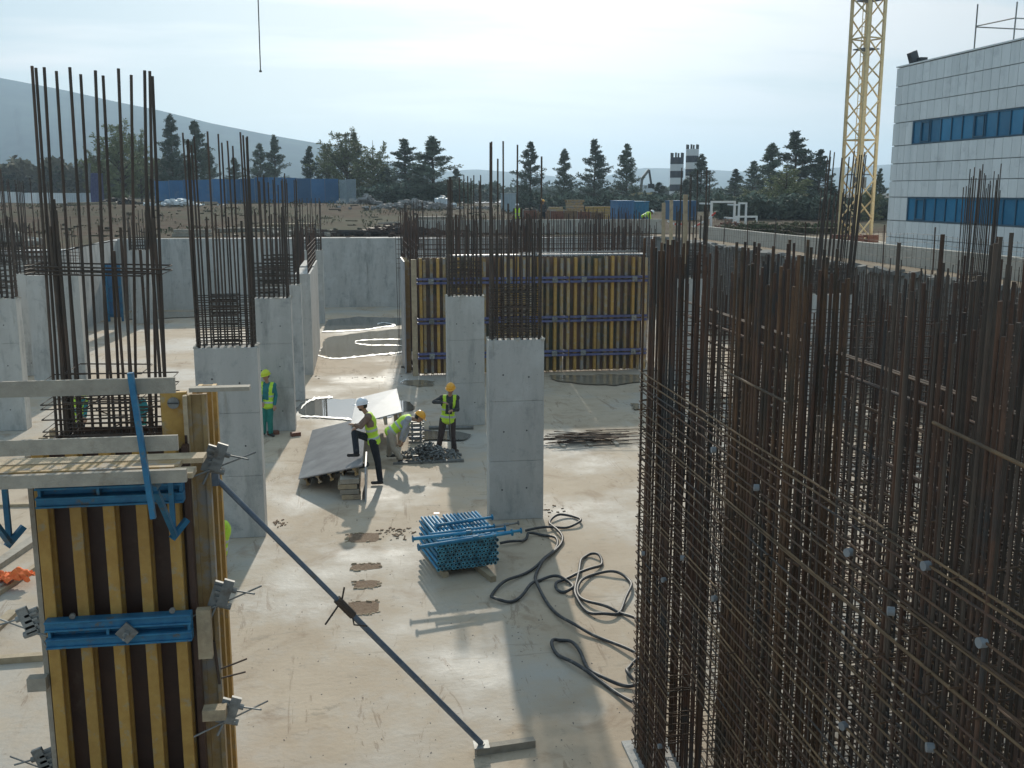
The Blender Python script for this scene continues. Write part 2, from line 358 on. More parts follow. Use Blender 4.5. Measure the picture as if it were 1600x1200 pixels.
# mountain and far hills
def ridge(name, D, prof, seed, depth=900):
    rnd = random.Random(seed); mb = MB(); N = 120; Rr = 14; u0, u1 = prof[0][0], prof[-1][0]
    ph = [rnd.random() * 6 for _ in range(6)]
    for j in range(Rr + 1):
        for i in range(N + 1):
            u = u0 + (u1 - u0) * i / N
            for (ua, va), (ub, vb) in zip(prof, prof[1:]):
                if ua <= u <= ub: vv = va + (vb - va) * (u - ua) / (ub - ua); break
            k = j / Rr
            top = V(u, vv, D); h = top.z
            wob = (math.sin(u * .021 + ph[0] + k * 3) * .5 + math.sin(u * .053 + ph[1] - k * 5) * .3 + math.sin(u * .13 + ph[2] + k * 4) * .15) * (1 - k) * k * 4
            dist = D - depth * (1 - k)
            x = top.x * dist / D
            z = (h - 4) * (k ** 1.2) * (1 + .12 * wob) + 3.5
            mb.v.append((x, dist + wob * 60, z))
    for j in range(Rr):
        for i in range(N):
            a = j * (N + 1) + i; mb.f.append((a, a + 1, a + N + 2, a + N + 1)); mb.mi.append(0)
    return struct(mb.build(name, 'mountain', smooth=True))
ridge('mountain', 1500, [(-900, 60), (-500, 55), (-200, 80), (0, 121), (100, 140), (180, 158), (250, 172), (330, 192), (420, 210), (500, 224), (600, 252), (700, 282), (760, 299)], 1, 600)
ridge('hills', 2400, [(500, 296), (640, 272), (740, 264), (820, 270), (920, 281), (1000, 262), (1080, 263), (1160, 268), (1300, 262), (1500, 250), (2000, 240), (2600, 250)], 2, 700)

# haze: even air round everything
hz = MB().box(-4200, 4200, -200, 5600, -1.5, 230).build('haze', [])
hz.data.materials.clear(); hm = bpy.data.materials.new('haze'); hm.use_nodes = True; hn = hm.node_tree; hn.nodes.clear()
ho = hn.nodes.new('ShaderNodeOutputMaterial'); hv = hn.nodes.new('ShaderNodeVolumePrincipled')
hv.inputs['Color'].default_value = (.60, .80, 1.0, 1); hv.inputs['Density'].default_value = .0004; hv.inputs['Anisotropy'].default_value = .40
hn.links.new(hv.outputs[0], ho.inputs['Volume']); hz.data.materials.append(hm); hz['kind'] = 'stuff'; hz['label'] = 'pale dusty air over the whole building site'

# ------------------------------------------------------------------ WALLS OF THE PIT
def wall(x0, x1, y0, y1, z1, label, m='concrete', joints=(), z0=0.0, horizontal=True):
    r = thing('concrete_wall', label, 'wall', ((x0 + x1) / 2, (y0 + y1) / 2, z0))
    alongx = (x1 - x0) > (y1 - y0)
    js = [x0 if alongx else y0] + list(joints) + [x1 if alongx else y1]
    for a, b in zip(js, js[1:]):
        mb = MB(); g = .012
        if alongx: mb.box(a + g, b - g, y0, y1, z0, z1 + U(-.03, .03))
        else: mb.box(x0, x1, a + g, b - g, z0, z1 + U(-.03, .03))
        mb.build('wall_panel', m, r)
    mb = MB()
    if alongx: mb.box(x0 + .02, x1 - .02, y0 + .02, y1 - .02, z0, z1 - .06)
    else: mb.box(x0 + .02, x1 - .02, y0 + .02, y1 - .02, z0, z1 - .06)
    mb.build('wall_core', m, r)
    return r
wall(-13, 2.9, 58.5, 58.9, 3.88, 'long grey concrete retaining wall closing the far end of the pit, left and centre', joints=[-10.3, -7.6, -4.9, -2.2, .4])
wall(2.9, 16.95, 58.5, 58.9, 3.84, 'grey concrete retaining wall at the far end behind the yellow formwork', joints=[5.6, 8.3, 11, 13.7])
wall(-13.4, -13, 48.4, 58.9, 3.82, 'short grey side wall at the far left corner of the pit', joints=[51.5, 55])
wall(-60, -13.4, 48, 48.4, 3.82, 'grey concrete wall at the left edge of the photo below the soil bank', joints=[-45, -35, -28, -24, -20, -16.5])
wall(-2.35, -1.75, 36.6, 43.4, 3.6, 'concrete shear wall running away from the camera at the end of the left column row', joints=[39.9])
wall(-10.75, -9.1, 35.2, 35.65, 3.7, 'broad concrete pier seen behind the tall foreground bars', joints=[])

# water lying on the floor
PZ = [.004]
def puddle(pts, m, name='puddle', rag=.06):
    PZ[0] += .003
    P = [G(u, v, 0) for u, v in pts]; P.append(P[0]); out = []
    for a, b in zip(P, P[1:]):
        k = max(2, int((b - a).length / .25))
        for i in range(k):
            q = a.lerp(b, i / k); out.append((q.x + U(-rag, rag), q.y + U(-rag, rag) * 2.2, PZ[0]))
    o = MB(); o.poly(out); struct(o.build(name, m))
puddle([(497, 553), (510, 528), (560, 520), (640, 512), (700, 515), (700, 545), (640, 549), (610, 556), (560, 557), (525, 561)], 'water')
puddle([(512, 500), (560, 495), (640, 497), (660, 504), (600, 512), (540, 515), (505, 517)], 'water_clear')
puddle([(462, 640), (478, 624), (520, 624), (600, 625), (640, 628), (650, 640), (600, 655), (540, 655), (500, 651), (475, 648)], 'water_clear')
puddle([(626, 598), (650, 594), (680, 596), (676, 604), (655, 606), (638, 602)], 'water')
def fringe(pts, w, m='painted_sky_glint'):        # bright strip, sky reflection painted white along the wet edge
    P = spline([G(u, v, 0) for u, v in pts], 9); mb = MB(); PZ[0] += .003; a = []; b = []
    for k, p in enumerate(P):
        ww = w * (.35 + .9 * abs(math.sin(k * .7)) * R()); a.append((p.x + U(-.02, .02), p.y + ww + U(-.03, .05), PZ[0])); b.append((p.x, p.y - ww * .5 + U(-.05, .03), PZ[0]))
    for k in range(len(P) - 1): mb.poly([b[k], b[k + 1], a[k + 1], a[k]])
    struct(mb.build('painted_glint_edge', m))
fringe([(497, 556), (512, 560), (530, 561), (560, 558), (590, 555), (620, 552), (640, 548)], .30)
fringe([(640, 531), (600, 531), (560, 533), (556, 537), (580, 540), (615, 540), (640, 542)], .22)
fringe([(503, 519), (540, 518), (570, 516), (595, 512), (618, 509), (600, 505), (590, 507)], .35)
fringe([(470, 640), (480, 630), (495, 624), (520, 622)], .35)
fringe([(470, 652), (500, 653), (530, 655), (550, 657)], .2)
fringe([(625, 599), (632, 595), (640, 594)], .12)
puddle([(855, 588), (1003, 586), (1010, 597), (960, 604), (905, 600), (870, 596)], 'water')
puddle([(632, 678), (660, 672), (700, 676), (735, 680), (730, 690), (690, 689), (650, 692)], 'water_clear')
puddle([(985, 632), (1010, 634), (1010, 642), (992, 642)], 'water')
puddle([(195, 490), (240, 488), (310, 489), (310, 496), (240, 499), (200, 500)], 'water')

# ------------------------------------------------------------------ REBAR + COLUMNS
def ring(x0, x1, y0, y1, r, m='rebar_grey'):
    return MB().tube([(x0, y0, 0), (x1, y0, 0), (x1, y1, 0), (x0, y1, 0)], r, 5, closed=True).mesh('tie', m)
def starter_bars(root, x0, x1, y0, y1, zb, ztops, r=.012, ties=9, tsp=.085, nx=9, ny=3, jit=.012, m='rebar_grey', lean=(0, 0), tr=.010, hooks=True):
    c = .06; X0, X1, Y0, Y1 = x0 + c, x1 - c, y0 + c, y1 - c
    P = []
    for i in range(nx):
        fx = X0 + (X1 - X0) * i / (nx - 1)
        P += [(fx, Y0), (fx, Y1)]
    for j in range(1, ny - 1): P += [(X0, Y0 + (Y1 - Y0) * j / (ny - 1)), (X1, Y0 + (Y1 - Y0) * j / (ny - 1))]
    P += [(X0 + .045, Y0), (X1 - .045, Y0), (X0, Y0 + .05), (X1, Y1 - .05), (X0 + .02, Y0 + .03), (X1 - .02, Y0 + .03), (X1 - .03, Y0 + .06)]
    for k, (x, y) in enumerate(P):
        zt = ztops(k, (x - X0) / (X1 - X0)) if callable(ztops) else ztops
        dx, dy = U(-jit, jit), U(-jit, jit)
        bar('vertical_bar', root, (x, y, zb - .05), (x + (dx + lean[0]) * (zt - zb), y + (dy + lean[1]) * (zt - zb), zt), r, m)
    tm = ring(X0 - .015, X1 + .015, Y0 - .015, Y1 + .015, tr, m); w = (X1 - X0)
    tm2 = ring(X0 + w * .25, X1 - w * .25, Y0 - .02, Y1 + .02, tr, m)
    for k in range(ties):
        z = zb + .05 + k * tsp + U(-.012, .012)
        inst('tie', tm, root, Matrix.Translation((0, 0, z)) @ Matrix.Rotation(U(-.008, .008), 4, 'Y'))
        if k % 2 == 0 or hooks: inst('tie', tm2, root, Matrix.Translation((0, U(-.01, .01), z + .03)) @ Matrix.Rotation(U(-.012, .012), 4, 'Y'))
    return P
def column(x0, x1, y0, y1, h, label, ztops, r=.012, ties=9, nx=9, joints=(1.2, 2.4), **k):
    root = thing('concrete_column', label, 'column', ((x0 + x1) / 2, (y0 + y1) / 2, 0), 'concrete columns with starter bars')
    mb = MB(); zs = [0] + [j for j in joints if j < h - .2] + [h]
    for a, b in zip(zs, zs[1:]):
        mb.box(x0, x1, y0, y1, a + .004, b - .004)
    for j in zs[1:-1]: mb.box(x0 + .006, x1 - .006, y0 + .006, y1 - .006, j - .004, j + .004)
    o = mb.build('shaft', 'concrete', root)
    bv = o.modifiers.new('bevel', 'BEVEL'); bv.width = .012; bv.segments = 1; bv.limit_method = 'ANGLE'
    t = MB()                                    # rough mortar rim left round the top
    for i in range(26):
        s = R(); px, py = random.choice([(x0 + s * (x1 - x0), y0 + .03), (x0 + s * (x1 - x0), y1 - .03), (x0 + .03, y0 + s * (y1 - y0)), (x1 - .03, y0 + s * (y1 - y0))])
        t.disc((px, py, h + .005), (U(-.3, .3), U(-.3, .3), 1), U(.02, .06), U(.02, .05), 5)
    t.build('mortar_crumb', 'concrete_pale', root, kind='stuff')
    starter_bars(root, x0, x1, y0, y1, h, ztops, r, ties, nx=nx, **k)
    t = MB()                                    # form tie holes
    for z in (.55, 1.75, 2.95):
        for fx in (.28, .72):
            t.disc((x0 + (x1 - x0) * fx + U(-.05, .05), y0 - .001, z + U(-.1, .1)), (0, 1, 0), .017, .006, 8)
    t.build('tie_hole', 'dark_metal', root, kind='stuff')
    return root
def tops(lo, hi, share=.5):
    return lambda k, f: (U(hi - .25, hi) if (k * 7 % 10) / 10 < share else U(lo - .2, lo + .2))
column(-3.02, -1.9, 18.95, 19.4, 3.62, 'nearest grey column of the left row, mesh of bars on top, behind the prop', tops(5.9, 7.45, .45), .017, 11)
column(-3.0, -1.86, 27.8, 28.25, 3.62, 'second column of the left row, green overall worker standing before it', tops(5.9, 6.9, .45), .017, 11)
column(-3.0, -1.82, 32.0, 32.4, 3.6, 'third narrow looking column of the left row before the shear wall', tops(5.6, 6.8, .45), .017, 11)
column(-2.9, -1.8, 51.2, 51.7, 3.6, 'farthest column of the left row, near the back wall', tops(5.2, 6.2, .4), .018, 8)
column(2.4, 3.48, 19.3, 19.7, 3.6, 'nearest grey column right of centre with the blue prop stack at its foot', lambda k, f: U(7.0, 7.35) if k in (0, 1, 2, 4, 8, 16) else U(5.3, 6.2), .017, 12)
column(2.3, 3.33, 27.75, 28.15, 3.6, 'grey column behind the standing worker, second of the right row', tops(5.8, 6.9, .45), .017, 11)
column(2.15, 3.2, 51.2, 51.6, 3.6, 'small far column at the left end of the yellow wall formwork', tops(5.2, 6.0, .4), .018, 8)
column(-10.35, -9.12, 28.9, 29.35, 3.6, 'concrete column at the left edge of the photo', lambda k, f: U(6.8, 7.1) if k % 3 == 0 else U(5.2, 5.8), .017, 12)
column(-11.9, -10.6, 37.8, 38.3, 3.6, 'column just right of and behind the left edge column', tops(5.4, 6.9, .3), .018, 10)
column(-14.6, -13.5, 44.6, 45.1, 3.6, 'far left column standing near the left pit wall', tops(5.3, 7.0, .3), .018, 10)
column(-11.2, -10.2, 52.5, 53, 3.6, 'small far column left of the back wall seen between foreground bars', tops(4.8, 5.6, .4), .018, 8)
column(10.4, 11.5, 33, 33.45, 3.55, 'pale column seen behind the rebar cage, right of the formwork wall', tops(5.8, 7.2, .4), .017, 10)
column(13.3, 14.5, 28.6, 29.1, 3.4, 'bluish column seen through the rebar cage with leaning bars above', tops(6.3, 7.6, .5), .018, 10, lean=(.045, 0))
column(16.0, 16.9, 25.4, 25.9, 3.3, 'column against the pit side below the office building', lambda k, f: U(6.4, 7.15), .014, 10)
# pier bars and shear wall bars
def wall_bars(root, x0, x1, y0, y1, zb, zlo, zhi, sp=.2, r=.010, m='rebar', rows=(), jit=.012, hr=.007, limit=290):
    n = 0; rest = MB()
    if (x1 - x0) > (y1 - y0):
        N = int((x1 - x0) / sp)
        pts = [(x0 + (x1 - x0) * (i + U(-.2, .2)) / N, y) for i in range(N + 1) for y in (y0, y1)]
    else:
        N = int((y1 - y0) / sp)
        pts = [(x, y0 + (y1 - y0) * (i + U(-.2, .2)) / N) for i in range(N + 1) for x in (x0, x1)]
    for x, y in pts:
        zt = U(zlo, zhi); q = (x + U(-jit, jit) * (zt - zb), y + U(-jit, jit) * (zt - zb), zt)
        bar('vertical_bar', root, (x, y, zb), q, r, m)
    for z in rows:
        if (x1 - x0) > (y1 - y0):
            for y in (y0 - .015, y1 + .015): bar('horizontal_bar', root, (x0 - .05, y, z + U(-.02, .02)), (x1 + .05, y, z + U(-.02, .02)), hr, m)
        else:
            for x in (x0 - .015, x1 + .015): bar('horizontal_bar', root, (x, y0 - .05, z + U(-.02, .02)), (x, y1 + .05, z + U(-.02, .02)), hr, m)
def frange(a, b, s):
    o = []
    while a < b: o.append(a); a += s
    return o
r = thing('rebar_cage', 'rebar standing on top of the shear wall at the end of the left row', 'rebar cage', (-2.05, 40, 3.6))
wall_bars(r, -2.28, -1.82, 36.7, 43.3, 3.5, 4.7, 5.3, .22, .012, 'rebar', frange(3.75, 4.6, .16))
r = thing('rebar_cage', 'rebar standing on the broad pier behind the foreground bars', 'rebar cage', (-9.9, 35.4, 3.6))
wall_bars(r, -10.7, -9.15, 35.27, 35.57, 3.6, 4.7, 5.7, .16, .012, 'rebar', frange(3.75, 4.5, .12))
for (x0, x1, y0, lo, hi, sp, lab) in ((2.0, 10.1, 36.1, 5.2, 5.75, .16, 'row of rusty bars rising directly behind the yellow wall formwork'),
                                       (2.2, 10.6, 39.6, 5.0, 5.6, .20, 'second row of rusty bars behind the yellow wall formwork'),
                                       (1.6, 11.5, 44.0, 4.8, 5.5, .24, 'third row of rusty bars of the core behind the formwork'),
                                       (4.0, 13.5, 50.5, 4.6, 5.4, .26, 'farthest row of rusty bars just before the back wall')):
    r = thing('rebar_cage', lab, 'rebar cage', ((x0 + x1) / 2, y0, 0))
    wall_bars(r, x0, x1, y0, y0 + .35, 0, lo, hi, sp, .0115, 'rebar', frange(3.2, 4.5, .2))
for (x, y0, y1, lab) in ((1.75, 37, 44, 'rebar mesh running away from the camera at the left end of the core'), (6.0, 36.6, 44, 'rebar mesh crossing the middle of the core behind the formwork'),
                         (10.4, 36.4, 48, 'rebar mesh running away behind the right end of the formwork')):
    r = thing('rebar_cage', lab, 'rebar cage', (x, y0, 0))
    wall_bars(r, x, x + .3, y0, y1, 0, 4.9, 5.8, .22, .0115, 'rebar', frange(3.0, 4.6, .25))
r = thing('rebar_cage', 'dark rebar mesh standing along the right pit side below the sandy track', 'rebar cage', (16.2, 32, 0))
wall_bars(r, 16.0, 16.35, 17, 50, 0, 3.6, 4.1, .24, .013, 'rebar_grey', frange(.2, 3.7, .2))
r = thing('rebar_cage', 'tall rebar row before the excavation side at mid right', 'rebar cage', (12, 22, 0))
wall_bars(r, 11.4, 15.8, 22.6, 22.9, 0, 4.0, 4.7, .17, .011, 'rebar_grey', frange(.2, 3.9, .2))

# ------------------------------------------------------------------ THE BIG CAGE AT THE RIGHT
r = thing('rebar_cage', 'huge double rusty wall cage in the right foreground running towards the camera', 'rebar cage', (3.2, 7.5, 0))
CX0, CX1 = 3.02, 3.42
def vb(root, x, y, zt, rad, m='rebar', zb=0):
    bar('vertical_bar', root, (x, y, zb), (x + U(-.012, .012) * 2, y + U(-.02, .02) * 2, zt), rad, m, 7)
n = 0
for i in range(14):
    y = 10.62 - i * .085
    for x in (CX0, CX1): vb(r, x, y + U(-.02, .02), U(5.75, 5.95), .0135, random.choice(['rebar', 'rebar_fresh', 'rebar'])); n += 1
for x in (3.12, 3.22, 3.32): vb(r, x, 10.62, U(5.8, 5.95), .0135); n += 1
for i in range(17):
    y = 8.0 - i * .075
    for x in (CX0, CX1): vb(r, x, y + U(-.02, .02), U(5.7, 6.08), .0125, random.choice(['rebar_fresh', 'rebar', 'rebar_fresh'])); n += 1
for i in range(20):
    y = 5.45 - i * .058
    for x in (CX0, CX1): vb(r, x, y + U(-.02, .02), U(5.6, 6.2), .0115, random.choice(['rebar_grey', 'rebar'])); n += 1
for y in frange(3.4, 10.6, .165):
    for x in (CX0, CX1):
        if not (4.35 < y < 5.5 or 6.7 < y < 8.1 or y > 9.5):
            vb(r, x, y + U(-.03, .03), U(4.9, 5.8), .008, random.choice(['rebar', 'rebar_grey']), 1.72 if 8.2 < y < 9.4 else 0); n += 1
for k, z in enumerate(frange(.10, 4.55, .088)):
    for x, s in ((CX0 - .02, 0), (CX1 + .02, 1)):
        mt = random.choice(['rebar_tan', 'rebar_fresh', 'rebar_tan', 'rebar', 'rebar_fresh'])
        z0, z1 = z + U(-.03, .03), z + U(-.05, .05)
        if z < 1.75:
            bar('horizontal_bar', r, (x, 10.72, z0), (x, 9.35, z1), .0075, mt)
            bar('horizontal_bar', r, (x, 8.15, z0), (x, 3.3, z1), .0075, mt)
        else:
            bar('horizontal_bar', r, (x, 10.72, z0), (x, 3.3, z1), .0075, mt)
for z in frange(4.6, 5.4, .16):
    for x in (CX1 + .03, CX1 + .05): bar('horizontal_bar', r, (x, 10.72, z + U(-.02, .02)), (x, 3.3, z + U(-.03, .03)), .0075, random.choice(['rebar_fresh', 'rebar']))
for (u0, v0, u1, v1) in ((1128, 578, 1232, 630), (1458, 660, 1610, 733),):
    d0, d1 = ray(u0, v0), ray(u1, v1); p0 = EYE + d0 * ((CX0 - .04) / d0.x); p1 = EYE + d1 * ((CX0 - .04) / d1.x); bar('lap_bar', r, p0, p1, .010, 'rebar_tan')
hk = MB().tube([(CX0 - .02, 10.45, 0), (CX0 - .02, 10.70, .0), (CX0 + .05, 10.76, 0), (CX1 - .05, 10.76, 0), (CX1 + .02, 10.70, 0), (CX1 + .02, 10.45, 0)], .0075, 5).mesh('end_tie', 'rebar_fresh')
for z in frange(.1, 4.5, .115): inst('end_tie', hk, r, Matrix.Translation((0, 0, z + U(-.01, .01))) @ Matrix.Rotation(U(-.02, .02), 4, 'Y'))
ct = MB().tube([(CX0 - .06, 0, 0), (CX0 - .02, .012, .0), (CX1 + .02, .012, 0), (CX1 + .05, -.03, 0)], .006, 5).mesh('cross_tie', 'rebar_fresh')
for i in range(290):
    y = random.choice([U(9.5, 10.6), U(6.8, 8), U(4.3, 5.4), U(3.6, 9.4)]); z = .1 + .088 * random.randint(0, 48)
    if 8.2 < y < 9.3 and z < 1.8: continue
    inst('cross_tie', ct, r, Matrix.Translation((0, y, z)) @ Matrix.Rotation(U(-.12, .12), 4, 'Y'))
# lap bars lying slanted in the mesh
for i in range(16):
    y = U(4, 9); z = U(.5, 4.4); bar('lap_bar', r, (CX0 + U(-.03, .3), y, z), (CX0 + U(-.03, .3), y - U(1, 2.4), z + U(-.25, .25)), .008, 'rebar_fresh')
for i in range(9):
    y = U(8.4, 9.6); bar('lap_bar', r, (CX0 + U(0, .4), y + U(-.3, .3), 1.6), (CX0 + U(0, .4), y + U(-.9, .9), 4.3), .009, 'rebar')
spm = MB().tube([(-.02, 0, 0), (.02, 0, 0)], .027, 14).mesh('spacer_wheel', 'spacer')
for (u, v) in ((1182, 762), (1326, 863), (1447, 884), (1066, 872), (1037, 906), (1116, 935), (1534, 1004), (1318, 1134), (1031, 1166), (1453, 1168), (1392, 955), (1005, 865), (1115, 703)):
    d = ray(u, v); tt = (CX0 - .03) / d.x; p = EYE + d * tt
    inst('spacer_wheel', spm, r, Matrix.Translation(p) @ Matrix.Rotation(U(-.4, .4), 4, 'Z'))
def mesh_wall(label, x0, x1, y0, y1, zh, sv, sh, rv=.009, m=('rebar', 'rebar_grey'), ztop=None, z0=.1):
    r = thing('rebar_cage', label, 'rebar cage', ((x0 + x1) / 2, (y0 + y1) / 2, 0)); ax = (x1 - x0) > (y1 - y0)
    for s in frange(x0 if ax else y0, x1 if ax else y1, sv):
        for o in ((y0, y1) if ax else (x0, x1)):
            zt = U(*(ztop or (zh, zh + .5))); q = (s + U(-.03, .03), o) if ax else (o, s + U(-.03, .03))
            bar('vertical_bar', r, (q[0], q[1], 0), (q[0] + U(-.06, .06), q[1] + U(-.06, .06), zt), rv, random.choice(m))
    for z in frange(z0, zh, sh):
        for o in ((y0 - .015, y1 + .015) if ax else (x0 - .015, x1 + .015)):
            a, b = z + U(-.02, .02), z + U(-.02, .02)
            if ax: bar('horizontal_bar', r, (x0 - .1, o, a), (x1 + .1, o, b), .0065, random.choice(m))
            else: bar('horizontal_bar', r, (o, y0 - .1, a), (o, y1 + .1, b), .0065, random.choice(m))
    return r
mesh_wall('cage of crossed bars behind the big cage, facing the camera, white floor showing through', 3.6, 9.2, 10.35, 10.65, 5.05, .14, .125, .0085, ztop=(5.1, 5.7))
mesh_wall('cage parallel to the big cage, deeper at the right of the photo', 6.5, 6.85, 4.6, 10.2, 5.0, .19, .15, .009, ztop=(4.5, 5.7))
mesh_wall('short cross cage hidden in the dark right corner', 3.55, 6.4, 5.6, 5.9, 4.4, .11, .12, .009, ztop=(5.4, 6.0))
mesh_wall('cage parallel to the big cage, next one behind it at the right', 4.75, 5.05, 3.6, 9.4, 4.3, .20, .15, .0085, ztop=(4.6, 5.8))
mesh_wall('cross cage of the core between the two parallel cages', 3.55, 6.4, 7.5, 7.8, 4.3, .15, .125, .009, ztop=(5.0, 5.9))
mesh_wall('tall thin cage at the far side of the core, seen through the other cages', 4.6, 12.2, 14.6, 14.95, 4.7, .14, .15, .0085, ztop=(4.8, 5.4))
mesh_wall('cage closing the core at far right under the track', 9.7, 10.0, 8.5, 14.4, 4.8, .17, .18, .0095, ztop=(4.5, 5.3))
# cluster of thick rusty bars of a corner column inside the core
r = thing('rebar_cage', 'cluster of thick brown bars inside the core right of the big cage start', 'rebar cage', (4.6, 10.5, 0))
for i in range(14): vb(r, 3.75 + .09 * (i % 7), 9.6 + (i // 7) * .35 + U(-.03, .03), U(5.7, 6.0), .0135, 'rebar')
t1 = ring(3.68, 4.36, 9.55, 10.02, .006, 'rebar')
for z in frange(.1, 4.4, .14): inst('tie', t1, r, Matrix.Translation((0, 0, z)))
# timber and plate lying at the foot of the big cage
o = MB().box(-.55, .55, -.07, .07, 0, .10).solo('timber_offcut', 'timber', (0, 0, 0), label='pale timber offcut glowing in the sun inside the gap of the big cage', cat='timber')
o.location = (3.75, 9.6, .02); o.rotation_euler = (0, -.25, .9)
o = MB().hexa([(0, 0, 0), (.5, .1, 0), (.5, .13, 0), (0, .03, 0), (.2, .02, .42), (.28, .05, .42), (.28, .08, .42), (.2, .05, .42)])
mbp = MB(); mbp.hexa([(0, 0, 0), (.42, .1, 0), (.42, .13, 0), (0, .03, 0), (.17, .03, .5), (.25, .05, .5), (.25, .08, .5), (.17, .06, .5)])
mbp.solo('steel_plate', 'rust_plate', (0, 0, 0), label='red brown pointed steel plate standing at the bottom foot of the big cage', cat='plate').location = (2.98, 8.9, .0)
ss = MB().box(2.9, 3.55, 9.4, 10.8, .004, .03); ss.solo('kicker_strip', 'concrete', (3.2, 10, 0), label='grey concrete kicker under the far end of the big cage', cat='kicker')

# ------------------------------------------------------------------ YELLOW WALL FORMWORK (middle)
FX0, FX1, FY = 1.87, 10.2, 35.75
r = thing('wall_formwork', 'long wall formwork of yellow timber beams with three purple blue steel walers', 'formwork', ((FX0 + FX1) / 2, FY, 0))
xs = FX0 + .1
for w in (2.6, 2.6, 2.75):
    MB().box(xs + .01, xs + w - .01, FY + .20, FY + .24, .05, 4.15).build('plywood_panel', 'ply_mid', r); xs += w
def hbeam(x, y0, z0, z1, w=.08, d=.19, mb=None):
    mb = mb or MB(); mb.box(x - w / 2, x + w / 2, y0, y0 + .04, z0, z1); mb.box(x - w / 2, x + w / 2, y0 + d - .04, y0 + d, z0, z1)
    mb.box(x - .014, x + .014, y0 + .04, y0 + d - .04, z0, z1); return mb
x = FX0 + .2; k = 0
while x < FX1 - .05:
    hbeam(x, FY, .06 + U(-.02, .02), 4.12 + U(-.05, .05), .10).build('timber_beam', 'yellow_beam_worn' if k % 3 else 'yellow_beam', r)
    x += .245 + U(-.03, .03) + (.0 if k % 9 else -.12); k += 1
MB().box(FX0 - .12, FX0 + .06, FY, FY + .2, 0, 4.1).build('end_board', 'timber', r)
for z in (.72, 1.95, 3.35):
    for a, b in ((FX0 + .05, 4.6), (4.65, 7.3), (7.35, FX1)):
        w = MB().box(a, b, FY - .1, FY - .005, z - .11, z - .03).box(a, b, FY - .1, FY - .005, z + .03, z + .11).build('waler', 'purple_steel', r)
        t = MB()
        for q in (a + .5, b - .5): t.box(q - .09, q + .09, FY - .14, FY - .102, z - .09, z + .09, None); t.tube([(q, FY - .3, z), (q, FY - .1, z)], .015, 6)
        t.build('tie_plate', 'galv', w)
t = MB().box(3, FX1, FY + .25, FY + .75, 4.18, 4.22).build('top_platform', 'ply_pale', r)
for i in range(4): bar('guard_rail', r, (5.6, FY + .3 + i * .12, 4.26), (9.9, FY + .3 + i * .12, 4.26 + U(0, .06)), .02, 'galv')
# other formwork panel at left end, edge on
r = thing('formwork_panel', 'narrow edge-on formwork panel standing left of the yellow wall', 'formwork', (1.55, 37.5, 0))
MB().box(1.5, 1.55, 36.3, 38.9, 0, 4.0).build('plywood_panel', 'ply_pale', r)
for y in frange(36.5, 38.8, .4): MB().box(1.56, 1.72, y, y + .08, 0, 4.0).build('timber_beam', 'yellow_beam_worn', r)
# steel shoe pieces at the foot of the formwork
for i in range(6):
    p = G(632 + U(-5, 22), 575 + U(-8, 6)); MB().tube([(0, 0, .05), (U(-.5, .5), U(-.3, .3), U(.1, .5))], .035, 6).solo('scrap_bracket', 'rebar_grey', (0, 0, 0), label='bent dark bracket among the scrap at the left foot of the yellow formwork', cat='bracket', group='scrap brackets by the formwork').location = p

# ------------------------------------------------------------------ FOREGROUND COLUMN CAGE + FORMWORK
r = thing('rebar_cage', 'tall dark column cage rising from the left foreground formwork', 'rebar cage', (-2.45, 10.4, 0))
tx = [50, 56, 69, 88, 109, 126, 149, 161, 185, 205, 226, 234, 238]; tv = [103, 106, 105, 111, 105, 116, 110, 118, 107, 117, 110, 111, 119]
bx = [83, 90, 97, 118, 140, 153, 168, 185, 203, 212, 233, 243, 258]
for i, (a, v, b) in enumerate(zip(tx, tv, bx)):
    Y = 10.2 if i % 2 == 0 else 10.6
    top = V(a, v, Y); bot = V(b, 590, Y); d = (top - bot); bot0 = bot - d * ((bot.z - .05) / d.z)
    bar('vertical_bar', r, bot0, top, .0145, 'rebar_grey', 8)
for i in range(4):
    a = V(78 + i * 3, 330 + U(-20, 30), 10.2 + .06 * (i % 3)); bar('vertical_bar', r, (a.x + .03, a.y, .05), a, .0145, 'rebar_grey', 8)
for i in range(4):
    a = V(228 + i * 4, 300 + U(-60, 60), 10.2 + .08 * (i % 3)); bar('vertical_bar', r, (a.x + .03, a.y, .05), a, .0145, 'rebar_grey', 8)
for u, v in ((178, 392), (188, 355), (105, 390), (219, 390), (155, 352)):
    a = V(u, v, 10.45); bar('vertical_bar', r, (a.x + .02, a.y, .05), a, .0145, 'rebar_grey', 8)
t1 = ring(-3.06, -1.86, 10.14, 10.66, .007, 'rebar_grey'); t2 = ring(-2.8, -2.1, 10.12, 10.68, .007, 'rebar_grey')
for z in frange(3.4, 4.62, .085):
    inst('tie', t1, r, Matrix.Translation((0, 0, z)) @ Matrix.Rotation(U(-.015, .015), 4, 'Y')); inst('tie', t2, r, Matrix.Translation((U(-.05, .05), 0, z + .03)) @ Matrix.Rotation(U(-.03, .03), 4, 'Y'))
for k, (z, a) in enumerate(((5.70, .03), (5.63, .028), (5.66, .04))):
    inst('tie', ring(-3.1, -1.86 - .2 * (k % 2), 10.14, 10.66, .008, 'rebar_grey'), r, Matrix.Translation((0, 0, z)) @ Matrix.Translation((-2.5, 0, 0)) @ Matrix.Rotation(a, 4, 'Y') @ Matrix.Translation((2.5, 0, 0)))
for u0, v0, u1, v1 in ((130, 640, 175, 612), (175, 668, 240, 640), (140, 655, 200, 650), (150, 640, 190, 655)):
    bar('bent_link', r, V(u0, v0, 10.3), V(u1, v1, 10.5), .007, 'rebar_grey')

